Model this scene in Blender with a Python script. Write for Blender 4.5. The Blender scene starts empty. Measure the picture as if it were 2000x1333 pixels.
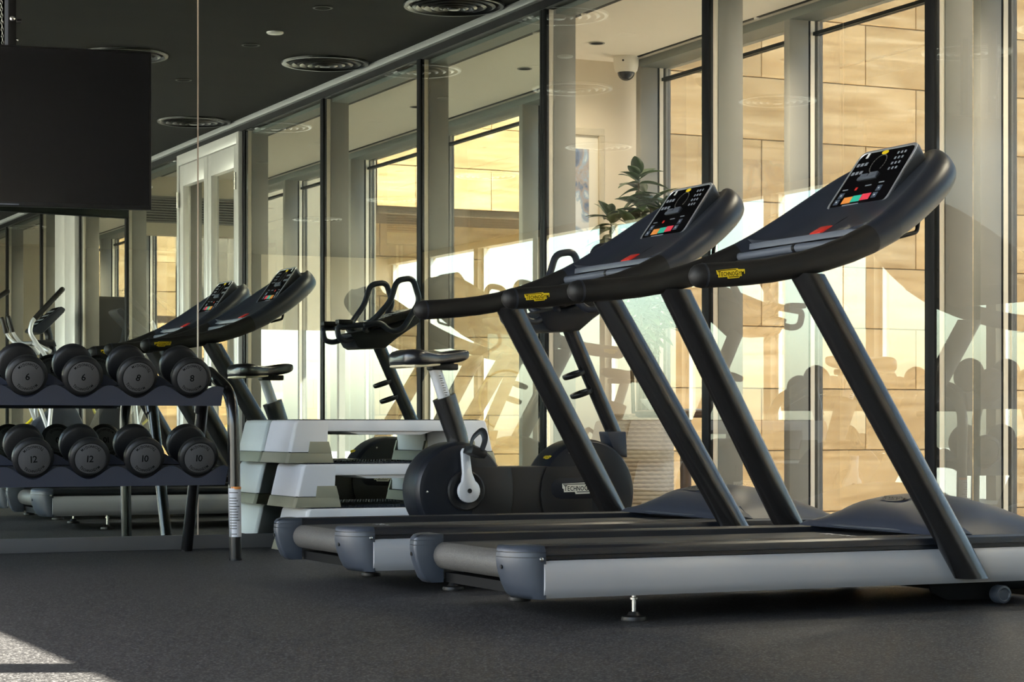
import bpy, bmesh, math, random
from mathutils import Vector, Matrix

random.seed(7)
PI = math.pi
R = math.radians
SC = bpy.context.scene
COL = SC.collection

# ------------------------------------------------------------------ camera
CAM_Z = 0.5632
YAW = 0.435205
cd = bpy.data.cameras.new('camera')
cd.sensor_width = 36.0
cd.lens = 4179.15 * 36.0 / 2000.0
cd.shift_y = (830.84 - 666.5) / 2000.0
cd.clip_start = 0.05
cd.clip_end = 500
cam = bpy.data.objects.new('camera', cd)
cam.location = (0, 0, CAM_Z)
cam.rotation_euler = (PI / 2, 0, -YAW)
COL.objects.link(cam)
SC.camera = cam

# ------------------------------------------------------------------ sky, sun, exposure
SUN_EL, SUN_AZ = R(46.9), R(23.4)          # the sun stands over -x, turned a little to +y
world = bpy.data.worlds.new('sky')
SC.world = world
world.use_nodes = True
wn = world.node_tree
wn.nodes.clear()
sky = wn.nodes.new('ShaderNodeTexSky')
sky.sky_type = 'NISHITA'
sky.sun_disc = False
sky.sun_elevation = SUN_EL
sky.sun_rotation = math.atan2(-math.cos(SUN_AZ), math.sin(SUN_AZ))
sky.air_density = 1.0
sky.dust_density = 2.0
sky.ozone_density = 1.0
bg = wn.nodes.new('ShaderNodeBackground')
bg.inputs['Strength'].default_value = 0.30
wo = wn.nodes.new('ShaderNodeOutputWorld')
wn.links.new(sky.outputs[0], bg.inputs[0])
wn.links.new(bg.outputs[0], wo.inputs[0])
sd = bpy.data.lights.new('sun', 'SUN')
sd.energy = 15.0
sd.angle = R(0.55)
sd.color = (1.0, 0.93, 0.82)
sun = bpy.data.objects.new('sun', sd)
travel = Vector((math.cos(SUN_EL) * math.cos(SUN_AZ), -math.cos(SUN_EL) * math.sin(SUN_AZ), -math.sin(SUN_EL)))
sun.rotation_euler = travel.to_track_quat('-Z', 'Y').to_euler()
sun.location = (-6, 8, 9)
COL.objects.link(sun)

SC.view_settings.view_transform = 'Standard'
SC.view_settings.look = 'None'
SC.view_settings.exposure = 2.28
SC.view_settings.gamma = 1.0
SC.view_settings.use_curve_mapping = False
SC.cycles.use_denoising = True
SC.cycles.max_bounces = 14
SC.cycles.diffuse_bounces = 5
SC.cycles.glossy_bounces = 7
SC.cycles.transparent_max_bounces = 40
SC.cycles.sample_clamp_indirect = 6.0
SC.cycles.caustics_reflective = False
SC.cycles.caustics_refractive = False

# ------------------------------------------------------------------ materials
def mat(name, col, rough=0.5, metal=0.0, var=0.0, vscale=8.0, bump=0.0, bscale=200.0, spec=0.5, coat=0.0, stretch=None, emit=0.0):
    m = bpy.data.materials.new(name)
    m.use_nodes = True
    nt = m.node_tree
    p = nt.nodes['Principled BSDF']
    p.inputs['Base Color'].default_value = (*col, 1)
    p.inputs['Roughness'].default_value = rough
    p.inputs['Metallic'].default_value = metal
    p.inputs['Specular IOR Level'].default_value = spec
    p.inputs['Coat Weight'].default_value = coat
    p.inputs['Coat Roughness'].default_value = 0.15
    if emit:
        p.inputs['Emission Color'].default_value = (*col, 1)
        p.inputs['Emission Strength'].default_value = emit
    tc = nt.nodes.new('ShaderNodeTexCoord')
    mp = nt.nodes.new('ShaderNodeMapping')
    nt.links.new(tc.outputs['Object'], mp.inputs[0])
    if stretch:
        mp.inputs['Scale'].default_value = stretch
    n = nt.nodes.new('ShaderNodeTexNoise')
    n.inputs['Scale'].default_value = vscale
    n.inputs['Detail'].default_value = 4
    nt.links.new(mp.outputs[0], n.inputs['Vector'])
    r = nt.nodes.new('ShaderNodeMapRange')
    r.inputs['To Min'].default_value = 1 - var
    r.inputs['To Max'].default_value = 1 + var
    nt.links.new(n.outputs['Fac'], r.inputs['Value'])
    mx = nt.nodes.new('ShaderNodeVectorMath')
    mx.operation = 'SCALE'
    mx.inputs[0].default_value = col
    nt.links.new(r.outputs[0], mx.inputs['Scale'])
    nt.links.new(mx.outputs[0], p.inputs['Base Color'])
    if bump:
        b2 = nt.nodes.new('ShaderNodeTexNoise')
        b2.inputs['Scale'].default_value = bscale
        b2.inputs['Detail'].default_value = 2
        nt.links.new(mp.outputs[0], b2.inputs['Vector'])
        bp = nt.nodes.new('ShaderNodeBump')
        bp.inputs['Strength'].default_value = bump
        bp.inputs['Distance'].default_value = 0.002
        nt.links.new(b2.outputs['Fac'], bp.inputs['Height'])
        nt.links.new(bp.outputs[0], p.inputs['Normal'])
    return m


def speckle(name, base, fleck, rough, scale=220.0, thr=0.66, bump=0.25, var=0.35, spec=0.4):
    m = mat(name, base, rough, var=var, vscale=1.6, bump=bump, bscale=scale, spec=spec)
    nt = m.node_tree
    p = nt.nodes['Principled BSDF']
    src = p.inputs['Base Color'].links[0].from_socket
    tc = [n for n in nt.nodes if n.type == 'TEX_COORD'][0]
    v = nt.nodes.new('ShaderNodeTexVoronoi')
    v.inputs['Scale'].default_value = scale
    nt.links.new(tc.outputs['Object'], v.inputs['Vector'])
    sep = nt.nodes.new('ShaderNodeSeparateColor')
    nt.links.new(v.outputs['Color'], sep.inputs[0])
    mr = nt.nodes.new('ShaderNodeMapRange')
    mr.inputs['From Min'].default_value = thr
    mr.inputs['From Max'].default_value = 1.0
    nt.links.new(sep.outputs[0], mr.inputs['Value'])
    mx = nt.nodes.new('ShaderNodeMix')
    mx.data_type = 'RGBA'
    nt.links.new(mr.outputs[0], mx.inputs[0])
    nt.links.new(src, mx.inputs[6])
    mx.inputs[7].default_value = (*fleck, 1)
    nt.links.new(mx.outputs[2], p.inputs['Base Color'])
    return m


def glass_mat(name, tint, gain=1.75):
    m = bpy.data.materials.new(name)
    m.use_nodes = True
    nt = m.node_tree
    nt.nodes.clear()
    out = nt.nodes.new('ShaderNodeOutputMaterial')
    tr = nt.nodes.new('ShaderNodeBsdfTransparent')
    tr.inputs[0].default_value = (*tint, 1)
    gl = nt.nodes.new('ShaderNodeBsdfGlossy')
    gl.inputs['Roughness'].default_value = 0.0
    gl.inputs['Color'].default_value = (0.97, 1.0, 0.98, 1)
    fr = nt.nodes.new('ShaderNodeFresnel')
    fr.inputs['IOR'].default_value = 1.52
    ge = nt.nodes.new('ShaderNodeNewGeometry')
    inv = nt.nodes.new('ShaderNodeMath')
    inv.operation = 'SUBTRACT'
    inv.inputs[0].default_value = 1.0
    nt.links.new(ge.outputs['Backfacing'], inv.inputs[1])
    mu = nt.nodes.new('ShaderNodeMath')
    mu.operation = 'MULTIPLY'
    mu.use_clamp = True
    mu.inputs[1].default_value = gain
    nt.links.new(fr.outputs[0], mu.inputs[0])
    m2 = nt.nodes.new('ShaderNodeMath')
    m2.operation = 'MULTIPLY'
    nt.links.new(mu.outputs[0], m2.inputs[0])
    nt.links.new(inv.outputs[0], m2.inputs[1])
    mix = nt.nodes.new('ShaderNodeMixShader')
    nt.links.new(m2.outputs[0], mix.inputs[0])
    nt.links.new(tr.outputs[0], mix.inputs[1])
    nt.links.new(gl.outputs[0], mix.inputs[2])
    nt.links.new(mix.outputs[0], out.inputs[0])
    return m


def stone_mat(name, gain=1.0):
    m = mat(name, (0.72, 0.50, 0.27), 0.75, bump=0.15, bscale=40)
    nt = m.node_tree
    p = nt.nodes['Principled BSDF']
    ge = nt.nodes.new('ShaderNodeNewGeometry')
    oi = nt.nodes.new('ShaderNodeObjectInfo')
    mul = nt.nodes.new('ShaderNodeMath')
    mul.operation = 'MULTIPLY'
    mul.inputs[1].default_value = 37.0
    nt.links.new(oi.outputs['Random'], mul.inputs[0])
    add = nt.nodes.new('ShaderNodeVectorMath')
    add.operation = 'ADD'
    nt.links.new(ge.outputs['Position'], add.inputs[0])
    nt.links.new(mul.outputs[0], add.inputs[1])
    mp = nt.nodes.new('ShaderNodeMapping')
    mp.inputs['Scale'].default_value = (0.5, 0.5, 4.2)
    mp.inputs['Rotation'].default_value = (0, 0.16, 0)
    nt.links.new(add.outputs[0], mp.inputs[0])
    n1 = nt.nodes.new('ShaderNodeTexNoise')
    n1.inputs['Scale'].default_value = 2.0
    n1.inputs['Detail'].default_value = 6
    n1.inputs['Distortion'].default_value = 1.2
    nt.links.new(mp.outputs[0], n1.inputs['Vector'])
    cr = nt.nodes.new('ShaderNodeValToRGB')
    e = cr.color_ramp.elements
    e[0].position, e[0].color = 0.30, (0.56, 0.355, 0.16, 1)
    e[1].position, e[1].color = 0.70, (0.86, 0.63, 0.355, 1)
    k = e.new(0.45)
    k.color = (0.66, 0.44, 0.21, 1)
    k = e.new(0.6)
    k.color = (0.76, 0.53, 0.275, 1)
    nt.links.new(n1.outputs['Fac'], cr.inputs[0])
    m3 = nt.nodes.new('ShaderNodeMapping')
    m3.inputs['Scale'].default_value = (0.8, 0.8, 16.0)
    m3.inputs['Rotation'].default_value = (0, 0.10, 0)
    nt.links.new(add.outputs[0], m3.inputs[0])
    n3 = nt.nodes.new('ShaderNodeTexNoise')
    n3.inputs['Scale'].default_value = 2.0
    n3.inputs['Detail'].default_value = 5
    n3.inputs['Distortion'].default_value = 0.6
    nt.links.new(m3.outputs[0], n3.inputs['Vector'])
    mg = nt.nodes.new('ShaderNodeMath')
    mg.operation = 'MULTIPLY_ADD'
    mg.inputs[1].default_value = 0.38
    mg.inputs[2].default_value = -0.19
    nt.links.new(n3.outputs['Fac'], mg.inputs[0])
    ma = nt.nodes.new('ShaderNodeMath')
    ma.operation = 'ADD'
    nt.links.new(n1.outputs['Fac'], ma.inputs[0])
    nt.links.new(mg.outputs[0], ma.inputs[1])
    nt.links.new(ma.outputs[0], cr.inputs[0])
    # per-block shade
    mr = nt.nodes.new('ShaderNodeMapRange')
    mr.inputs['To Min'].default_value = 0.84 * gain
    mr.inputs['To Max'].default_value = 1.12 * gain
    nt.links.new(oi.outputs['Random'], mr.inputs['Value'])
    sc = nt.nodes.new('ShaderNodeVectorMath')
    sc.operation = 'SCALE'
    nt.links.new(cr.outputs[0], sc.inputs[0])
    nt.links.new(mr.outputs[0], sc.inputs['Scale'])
    nt.links.new(sc.outputs[0], p.inputs['Base Color'])
    return m


M = {}
M['rubber_floor'] = speckle('rubber_floor', (0.0150, 0.0143, 0.0146), (0.10, 0.097, 0.095), 0.55, scale=215, thr=0.66, spec=0.22)
M['ceiling_dark'] = mat('ceiling_dark', (0.0125, 0.012, 0.011), 0.8, spec=0.15, var=0.3, vscale=1.2, stretch=(0.3, 3, 1))
M['cream'] = mat('cream_plaster', (0.74, 0.66, 0.53), 0.8, var=0.05, vscale=3, bump=0.05)
M['cream_ceiling'] = mat('cream_ceiling', (0.80, 0.76, 0.68), 0.8, var=0.03)
M['white_trim'] = mat('white_trim', (0.33, 0.335, 0.34), 0.45, var=0.04)
M['black_frame'] = mat('black_frame', (0.006, 0.0065, 0.0075), 0.5, var=0.2, spec=0.18)
M['alu_pale'] = mat('pale_aluminium', (0.72, 0.71, 0.69), 0.35, 0.25, var=0.05)
M['strip_cream'] = mat('strip_cream', (0.90, 0.83, 0.72), 0.5, var=0.03)
M['fin_grey'] = mat('fin_grey', (0.30, 0.29, 0.27), 0.55, 0.0, var=0.06)
M['beam_grey'] = mat('beam_grey', (0.20, 0.22, 0.21), 0.5, var=0.06)
M['glass'] = glass_mat('clear_glass', (0.93, 0.95, 0.93), 2.1)
M['glass_out'] = glass_mat('outer_glass', (0.515, 0.52, 0.51), 1.2)
M['glass_side'] = glass_mat('side_glass', (0.97, 0.98, 0.97), 1.0)
M['mirror'] = None
mm = bpy.data.materials.new('mirror_silver')
mm.use_nodes = True
mp_ = mm.node_tree.nodes['Principled BSDF']
mp_.inputs['Base Color'].default_value = (0.80, 0.885, 0.82, 1)
mp_.inputs['Metallic'].default_value = 1.0
mp_.inputs['Roughness'].default_value = 0.0
M['mirror'] = mm
M['mirror_edge'] = mat('mirror_edge', (0.62, 0.52, 0.44), 0.3, 0.2, var=0.05)
M['plinth'] = mat('plinth_grey', (0.10, 0.097, 0.097), 0.55, var=0.1)
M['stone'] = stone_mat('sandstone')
M['stone_pale'] = stone_mat('pale_sandstone', 1.5)  # same sandstone, with direct sunlight put into a brighter colour
M['stone_joint'] = mat('stone_joint', (0.20, 0.13, 0.07), 0.9, var=0.2)
M['taupe'] = mat('taupe_render', (0.42, 0.36, 0.28), 0.85, var=0.06)
M['paving'] = mat('paving', (0.62, 0.54, 0.42), 0.8, var=0.1, vscale=1)
M['ground'] = mat('ground', (0.30, 0.29, 0.26), 0.9, var=0.2, vscale=0.3)
M['timber_floor'] = mat('corridor_floor', (0.33, 0.26, 0.19), 0.35, var=0.15)
M['navy'] = mat('navy_plastic', (0.021, 0.025, 0.037), 0.38, spec=0.3, var=0.06, bump=0.12, bscale=900)
M['navy_dark'] = mat('dark_navy_plastic', (0.008, 0.0095, 0.014), 0.36, spec=0.3, var=0.06, bump=0.1, bscale=900)
M['cap_blue'] = mat('slate_plastic', (0.028, 0.034, 0.045), 0.42, var=0.06, bump=0.15, bscale=900)
M['rail_gloss'] = mat('foot_rail_plastic', (0.009, 0.0105, 0.015), 0.36, var=0.05, spec=0.45)
M['charcoal'] = mat('charcoal_plastic', (0.013, 0.012, 0.012), 0.42, spec=0.3, var=0.1, bump=0.1, bscale=800)
M['foam'] = mat('black_foam', (0.009, 0.0085, 0.0085), 0.55, spec=0.3, var=0.1, bump=0.2, bscale=1200)
M['upright'] = mat('matt_black_paint', (0.0065, 0.006, 0.006), 0.27, spec=0.7, var=0.05)
M['black'] = mat('black_plastic', (0.005, 0.005, 0.0055), 0.45, spec=0.3, var=0.15)
M['frame_black'] = mat('frame_black', (0.0035, 0.0035, 0.0035), 0.6, var=0.1, spec=0.12)
M['silver_panel'] = mat('silver_panel', (0.40, 0.40, 0.41), 0.42, 0.15, var=0.04, stretch=(0.2, 1, 6))
M['belt'] = speckle('running_belt', (0.022, 0.020, 0.018), (0.05, 0.046, 0.042), 0.6, scale=900, thr=0.6, bump=0.2)
M['roller'] = speckle('belt_wrap', (0.050, 0.047, 0.043), (0.12, 0.113, 0.10), 0.5, scale=700, thr=0.5, bump=0.3)
M['tray_grey'] = mat('tray_grey', (0.085, 0.097, 0.125), 0.45, var=0.05)
M['red'] = mat('red_plastic', (0.65, 0.03, 0.02), 0.4, var=0.05)
M['yellow'] = mat('yellow_print', (0.80, 0.58, 0.01), 0.5, var=0.04)
M['cream_print'] = mat('cream_print', (0.72, 0.70, 0.60), 0.5, var=0.04)
M['ink'] = mat('black_ink', (0.004, 0.004, 0.004), 0.7, var=0.1, spec=0.05)
M['grey_ink'] = mat('grey_ink', (0.10, 0.095, 0.085), 0.5, var=0.1)
M['white_print'] = mat('white_print', (0.75, 0.76, 0.78), 0.5, var=0.04)
M['orange'] = mat('orange_print', (0.85, 0.30, 0.06), 0.5, var=0.03)
M['teal'] = mat('teal_print', (0.03, 0.50, 0.36), 0.5, var=0.03)
M['pink_red'] = mat('pink_red_print', (0.80, 0.05, 0.09), 0.5, var=0.03)
M['blue_key'] = mat('blue_grey_key', (0.05, 0.065, 0.10), 0.5, var=0.05)
M['pale_key'] = mat('pale_key', (0.22, 0.24, 0.29), 0.5, var=0.03)
M['screen'] = mat('black_glass', (0.003, 0.003, 0.004), 0.08, var=0.2, spec=0.4)
M['tv_screen'] = mat('tv_screen', (0.004, 0.004, 0.005), 0.14, var=0.2, spec=1.0)
M['bezel'] = mat('silver_bezel', (0.50, 0.52, 0.56), 0.3, 0.6, var=0.04)
M['steel'] = mat('bright_steel', (0.62, 0.61, 0.59), 0.25, 0.95, var=0.05)
M['silver_paint'] = mat('silver_paint', (0.58, 0.59, 0.62), 0.35, 0.3, var=0.04)
M['rack_navy'] = mat('rack_navy', (0.022, 0.026, 0.042), 0.5, var=0.08)
M['rack_tube'] = mat('rack_tube', (0.010, 0.0095, 0.0095), 0.25, 0.3, var=0.06, coat=0.4)
M['dumb_rubber'] = mat('dumbbell_rubber', (0.009, 0.009, 0.0095), 0.42, spec=0.3, var=0.15, bump=0.1)
M['dumb_face'] = mat('dumbbell_face', (0.072, 0.071, 0.073), 0.6, spec=0.2, var=0.06)
M['step_white'] = mat('step_white', (0.82, 0.83, 0.86), 0.5, var=0.03, bump=0.1, bscale=500)
M['step_olive'] = mat('step_olive', (0.33, 0.322, 0.235), 0.55, var=0.04, bump=0.1, bscale=500)
M['step_mat'] = mat('step_mat', (0.010, 0.016, 0.030), 0.5, var=0.2)
M['saddle'] = mat('saddle_vinyl', (0.011, 0.011, 0.014), 0.28, var=0.1, coat=0.2)
M['saddle_base'] = mat('saddle_base', (0.66, 0.58, 0.40), 0.5, var=0.05)
M['diffuser'] = mat('diffuser_black', (0.007, 0.007, 0.0065), 0.28, 0.4, var=0.1)
M['lamp_white'] = mat('white_disc', (0.80, 0.79, 0.76), 0.5, var=0.02)
M['camera_white'] = mat('camera_white', (0.78, 0.76, 0.70), 0.4, var=0.02)
M['dome_dark'] = mat('dome_dark', (0.02, 0.02, 0.025), 0.05, var=0.1)
M['leaf'] = mat('leaf_green', (0.050, 0.088, 0.034), 0.35, var=0.45, vscale=9)
M['stem'] = mat('stem_brown', (0.11, 0.08, 0.045), 0.7, var=0.2)
M['soil'] = mat('soil', (0.03, 0.022, 0.015), 0.95, var=0.3)
M['wicker'] = mat('wicker', (0.42, 0.36, 0.29), 0.7, var=0.35, vscale=40, stretch=(1, 1, 4))
M['frame_cream'] = mat('frame_cream', (0.55, 0.48, 0.36), 0.45, var=0.05)
M['mount_board'] = mat('mount_board', (0.82, 0.78, 0.68), 0.7, var=0.02)
M['yellow_hoop'] = mat('yellow_hoop', (0.75, 0.62, 0.02), 0.4, var=0.05)
M['brown_wood'] = mat('brown_wood', (0.10, 0.055, 0.03), 0.5, var=0.3, stretch=(1, 1, 8))
M['post_cream'] = mat('post_cream', (0.50, 0.40, 0.28), 0.6, var=0.05)
M['label_paper'] = mat('label_paper', (0.55, 0.54, 0.56), 0.5, var=0.25, vscale=30, stretch=(1, 1, 14))


def art_mat():
    m = mat('abstract_painting', (0.5, 0.55, 0.62), 0.6)
    nt = m.node_tree
    p = nt.nodes['Principled BSDF']
    tc = [n for n in nt.nodes if n.type == 'TEX_COORD'][0]
    n = nt.nodes.new('ShaderNodeTexNoise')
    n.inputs['Scale'].default_value = 4.5
    n.inputs['Detail'].default_value = 7
    n.inputs['Distortion'].default_value = 1.4
    nt.links.new(tc.outputs['Object'], n.inputs['Vector'])
    cr = nt.nodes.new('ShaderNodeValToRGB')
    e = cr.color_ramp.elements
    e[0].position, e[0].color = 0.30, (0.09, 0.08, 0.09, 1)
    e[1].position, e[1].color = 0.60, (0.80, 0.82, 0.84, 1)
    for q, c in ((0.40, (0.14, 0.20, 0.34, 1)), (0.47, (0.42, 0.36, 0.34, 1)), (0.55, (0.34, 0.46, 0.62, 1))):
        k = e.new(q)
        k.color = c
    nt.links.new(n.outputs['Fac'], cr.inputs[0])
    nt.links.new(cr.outputs[0], p.inputs['Base Color'])
    return m


M['art'] = art_mat()

# ------------------------------------------------------------------ mesh helpers
class B:
    """collects shapes and links them as one mesh object"""
    def __init__(self):
        self.v = []
        self.f = []

    def add(self, vs, fs, T=None):
        o = len(self.v)
        for p in vs:
            p = Vector(p)
            self.v.append(T @ p if T is not None else p)
        for f in fs:
            self.f.append([i + o for i in f])
        return self

    def box(self, x0, x1, y0, y1, z0, z1, T=None):
        vs = [(x, y, z) for x in (x0, x1) for y in (y0, y1) for z in (z0, z1)]
        fs = [(0, 1, 3, 2), (4, 6, 7, 5), (0, 4, 5, 1), (2, 3, 7, 6), (0, 2, 6, 4), (1, 5, 7, 3)]
        return self.add(vs, fs, T)

    def prism(self, poly, a, b, axis='y', T=None):
        """poly of 2D points; axis y: (x,z), axis x: (y,z), axis z: (x,y)"""
        n = len(poly)
        def P(q, t):
            return {'y': (q[0], t, q[1]), 'x': (t, q[0], q[1]), 'z': (q[0], q[1], t)}[axis]
        vs = [P(q, a) for q in poly] + [P(q, b) for q in poly]
        fs = [(i, (i + 1) % n, (i + 1) % n + n, i + n) for i in range(n)]
        fs += [tuple(range(n))[::-1], tuple(range(n, 2 * n))]
        return self.add(vs, fs, T)

    def loft(self, rings, closed=True, caps=True, T=None):
        n = len(rings[0])
        vs = [p for r in rings for p in r]
        fs = []
        for i in range(len(rings) - 1):
            for j in range(n if closed else n - 1):
                k = (j + 1) % n
                fs.append((i * n + j, i * n + k, (i + 1) * n + k, (i + 1) * n + j))
        if caps and closed:
            fs.append(tuple(range(n))[::-1])
            fs.append(tuple(range((len(rings) - 1) * n, len(rings) * n)))
        return self.add(vs, fs, T)

    def tube(self, path, r, n=14, round_ends=(False, False), up=None, T=None):
        pts = [Vector(p) for p in path]
        m = len(pts)
        rr = r if isinstance(r, (list,)) else [r] * m
        tang = []
        for i in range(m):
            a = pts[max(i - 1, 0)]
            b = pts[min(i + 1, m - 1)]
            tang.append((b - a).normalized())
        t0 = tang[0]
        ref = Vector(up) if up else (Vector((0, 0, 1)) if abs(t0.z) < 0.9 else Vector((1, 0, 0)))
        u = (ref - t0 * ref.dot(t0)).normalized()
        rings = []
        fr = []
        for i in range(m):
            t = tang[i]
            u = (u - t * u.dot(t)).normalized()
            w = t.cross(u)
            fr.append((t, u.copy(), w))
        def ring(c, u, w, ra, rb):
            return [c + u * (ra * math.cos(2 * PI * k / n)) + w * (rb * math.sin(2 * PI * k / n)) for k in range(n)]
        def rad(x):
            return x if isinstance(x, tuple) else (x, x)
        if round_ends[0]:
            ra, rb = rad(rr[0])
            for q in (85, 65, 45, 25):
                s, c = math.sin(R(q)), math.cos(R(q))
                rings.append(ring(pts[0] - fr[0][0] * (min(ra, rb) * s), fr[0][1], fr[0][2], ra * c, rb * c))
        for i in range(m):
            ra, rb = rad(rr[i])
            rings.append(ring(pts[i], fr[i][1], fr[i][2], ra, rb))
        if round_ends[1]:
            ra, rb = rad(rr[-1])
            for q in (25, 45, 65, 85):
                s, c = math.sin(R(q)), math.cos(R(q))
                rings.append(ring(pts[-1] + fr[-1][0] * (min(ra, rb) * s), fr[-1][1], fr[-1][2], ra * c, rb * c))
        return self.loft(rings, T=T)

    def lathe(self, prof, origin=(0, 0, 0), axis=(0, 0, 1), n=28, T=None, ring=False):
        """prof: list of (radius, height) along axis"""
        o = Vector(origin)
        a = Vector(axis).normalized()
        ref = Vector((0, 0, 1)) if abs(a.z) < 0.9 else Vector((1, 0, 0))
        u = (ref - a * ref.dot(a)).normalized()
        w = a.cross(u)
        if ring:
            prof = list(prof) + [prof[0]]
        rings = [[o + a * h + u * (max(r, 1e-5) * math.cos(2 * PI * k / n)) + w * (max(r, 1e-5) * math.sin(2 * PI * k / n)) for k in range(n)] for r, h in prof]
        return self.loft(rings, caps=not ring, T=T)

    def obj(self, name, m, parent=None, bevel=0.0, seg=2, angle=38, T=None):
        me = bpy.data.meshes.new(name)
        vs = [T @ Vector(p) for p in self.v] if T is not None else self.v
        me.from_pydata([tuple(p) for p in vs], [], self.f)
        bm = bmesh.new()
        bm.from_mesh(me)
        bmesh.ops.recalc_face_normals(bm, faces=bm.faces)
        if bevel:
            es = [e for e in bm.edges if len(e.link_faces) == 2 and e.calc_face_angle(0) > R(angle)]
            bmesh.ops.bevel(bm, geom=es, offset=bevel, offset_type='OFFSET', segments=seg, profile=0.5, affect='EDGES', clamp_overlap=True)
        bm.to_mesh(me)
        bm.free()
        me.polygons.foreach_set('use_smooth', [True] * len(me.polygons))
        me.set_sharp_from_angle(angle=R(angle))
        me.materials.append(M[m])
        return link(name, me, parent)


def link(name, data, parent=None):
    o = bpy.data.objects.new(name, data)
    COL.objects.link(o)
    if parent is not None:
        o.parent = parent
    return o


def tag(o, label=None, cat=None, group=None, kind=None):
    if label:
        o['label'] = label
    if cat:
        o['category'] = cat
    if group:
        o['group'] = group
    if kind:
        o['kind'] = kind
    return o


def thing(name, label, cat, loc=(0, 0, 0), rz=0.0, group=None, kind=None):
    o = bpy.data.objects.new(name, None)
    o.empty_display_size = 0.1
    COL.objects.link(o)
    o.location = loc
    o.rotation_euler = (0, 0, rz)
    return tag(o, label, cat, group, kind)


def copy_tree(o, parent=None):
    c = o.copy()
    COL.objects.link(c)
    c.parent = parent
    for ch in list(o.children):
        copy_tree(ch, c)
    return c


def struct(name, b, m, parent=None, bevel=0.0):
    o = b.obj(name, m, parent, bevel=bevel)
    if parent is None:
        o['kind'] = 'structure'
    return o


def catmull(pts, n=6):
    P = [Vector(p) for p in pts]
    out = []
    for i in range(len(P) - 1):
        p0 = P[i - 1] if i > 0 else P[i] * 2 - P[i + 1]
        p1, p2 = P[i], P[i + 1]
        p3 = P[i + 2] if i + 2 < len(P) else P[i + 1] * 2 - P[i]
        for k in range(n):
            t = k / n
            out.append(0.5 * ((2 * p1) + (p2 - p0) * t + (2 * p0 - 5 * p1 + 4 * p2 - p3) * t * t + (3 * p1 - p0 - 3 * p2 + p3) * t ** 3))
    out.append(P[-1])
    return out


def fillet(pts, r, n=6):
    P = [Vector(p) for p in pts]
    out = [P[0]]
    for i in range(1, len(P) - 1):
        a, b, c = P[i - 1], P[i], P[i + 1]
        d1, d2 = (a - b), (c - b)
        q = min(r, d1.length * 0.48, d2.length * 0.48)
        s, e = b + d1.normalized() * q, b + d2.normalized() * q
        for k in range(n + 1):
            t = k / n
            out.append(s * (1 - t) ** 2 + b * 2 * t * (1 - t) + e * t * t)
    out.append(P[-1])
    return out


# lettering: glyph shapes of the built-in font, as plain vertices and faces
_glyph = {}
def glyph(ch):
    if ch not in _glyph:
        cu = bpy.data.curves.new('glyph', 'FONT')
        cu.body = ch
        cu.size = 1.0
        cu.resolution_u = 2
        cu.offset = 0.012
        cu.fill_mode = 'BOTH'
        ob = bpy.data.objects.new('glyph', cu)
        COL.objects.link(ob)
        dg = bpy.context.evaluated_depsgraph_get()
        me = bpy.data.meshes.new_from_object(ob.evaluated_get(dg))
        vs = [v.co.copy() for v in me.vertices]
        fs = [tuple(p.vertices) for p in me.polygons]
        bpy.data.objects.remove(ob)
        bpy.data.curves.remove(cu)
        bpy.data.meshes.remove(me)
        x0 = min(v.x for v in vs) if vs else 0
        x1 = max(v.x for v in vs) if vs else 0.3
        y1 = max(v.y for v in vs) if vs else 0.7
        _glyph[ch] = (vs, fs, x0, x1, y1)
    return _glyph[ch]


def lettering(txt, h, gap=0.12, big=(), bigk=1.25):
    """2D verts, faces of a line of capitals of height h, starting at x=0"""
    vs, fs = [], []
    x = 0.0
    for ch in txt:
        if ch == ' ':
            x += h * 0.5
            continue
        g, gf, x0, x1, y1 = glyph(ch)
        k = h / 0.729 * (bigk if ch in big else 1.0)
        o = len(vs)
        vs += [((p.x - x0) * k + x, p.y * k) for p in g]
        fs += [tuple(i + o for i in f) for f in gf]
        x += (x1 - x0) * k + gap * h
    return vs, fs, x - gap * h


def flat_obj(name, vs, fs, m, parent, mapf, cuts=None):
    """2D verts cut by horizontal lines and bent over a surface by mapf(u, v)"""
    bm = bmesh.new()
    bv = [bm.verts.new((p[0], p[1], 0)) for p in vs]
    for f in fs:
        try:
            bm.faces.new([bv[i] for i in f])
        except ValueError:
            pass
    for c in cuts or ():
        bmesh.ops.bisect_plane(bm, geom=bm.verts[:] + bm.edges[:] + bm.faces[:], plane_co=(0, c, 0), plane_no=(0, 1, 0))
    for v in bm.verts:
        v.co = mapf(v.co.x, v.co.y)
    me = bpy.data.meshes.new(name)
    bm.to_mesh(me)
    bm.free()
    me.materials.append(M[m])
    return link(name, me, parent)


LOGO = [(1243, 527), (1465, 519), (1470, 528), (1535, 530), (1532, 572), (1507, 574), (1500, 590), (1480, 591), (1475, 604), (1357, 607), (1350, 590), (1258, 592), (1256, 568), (1245, 562)]


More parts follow.
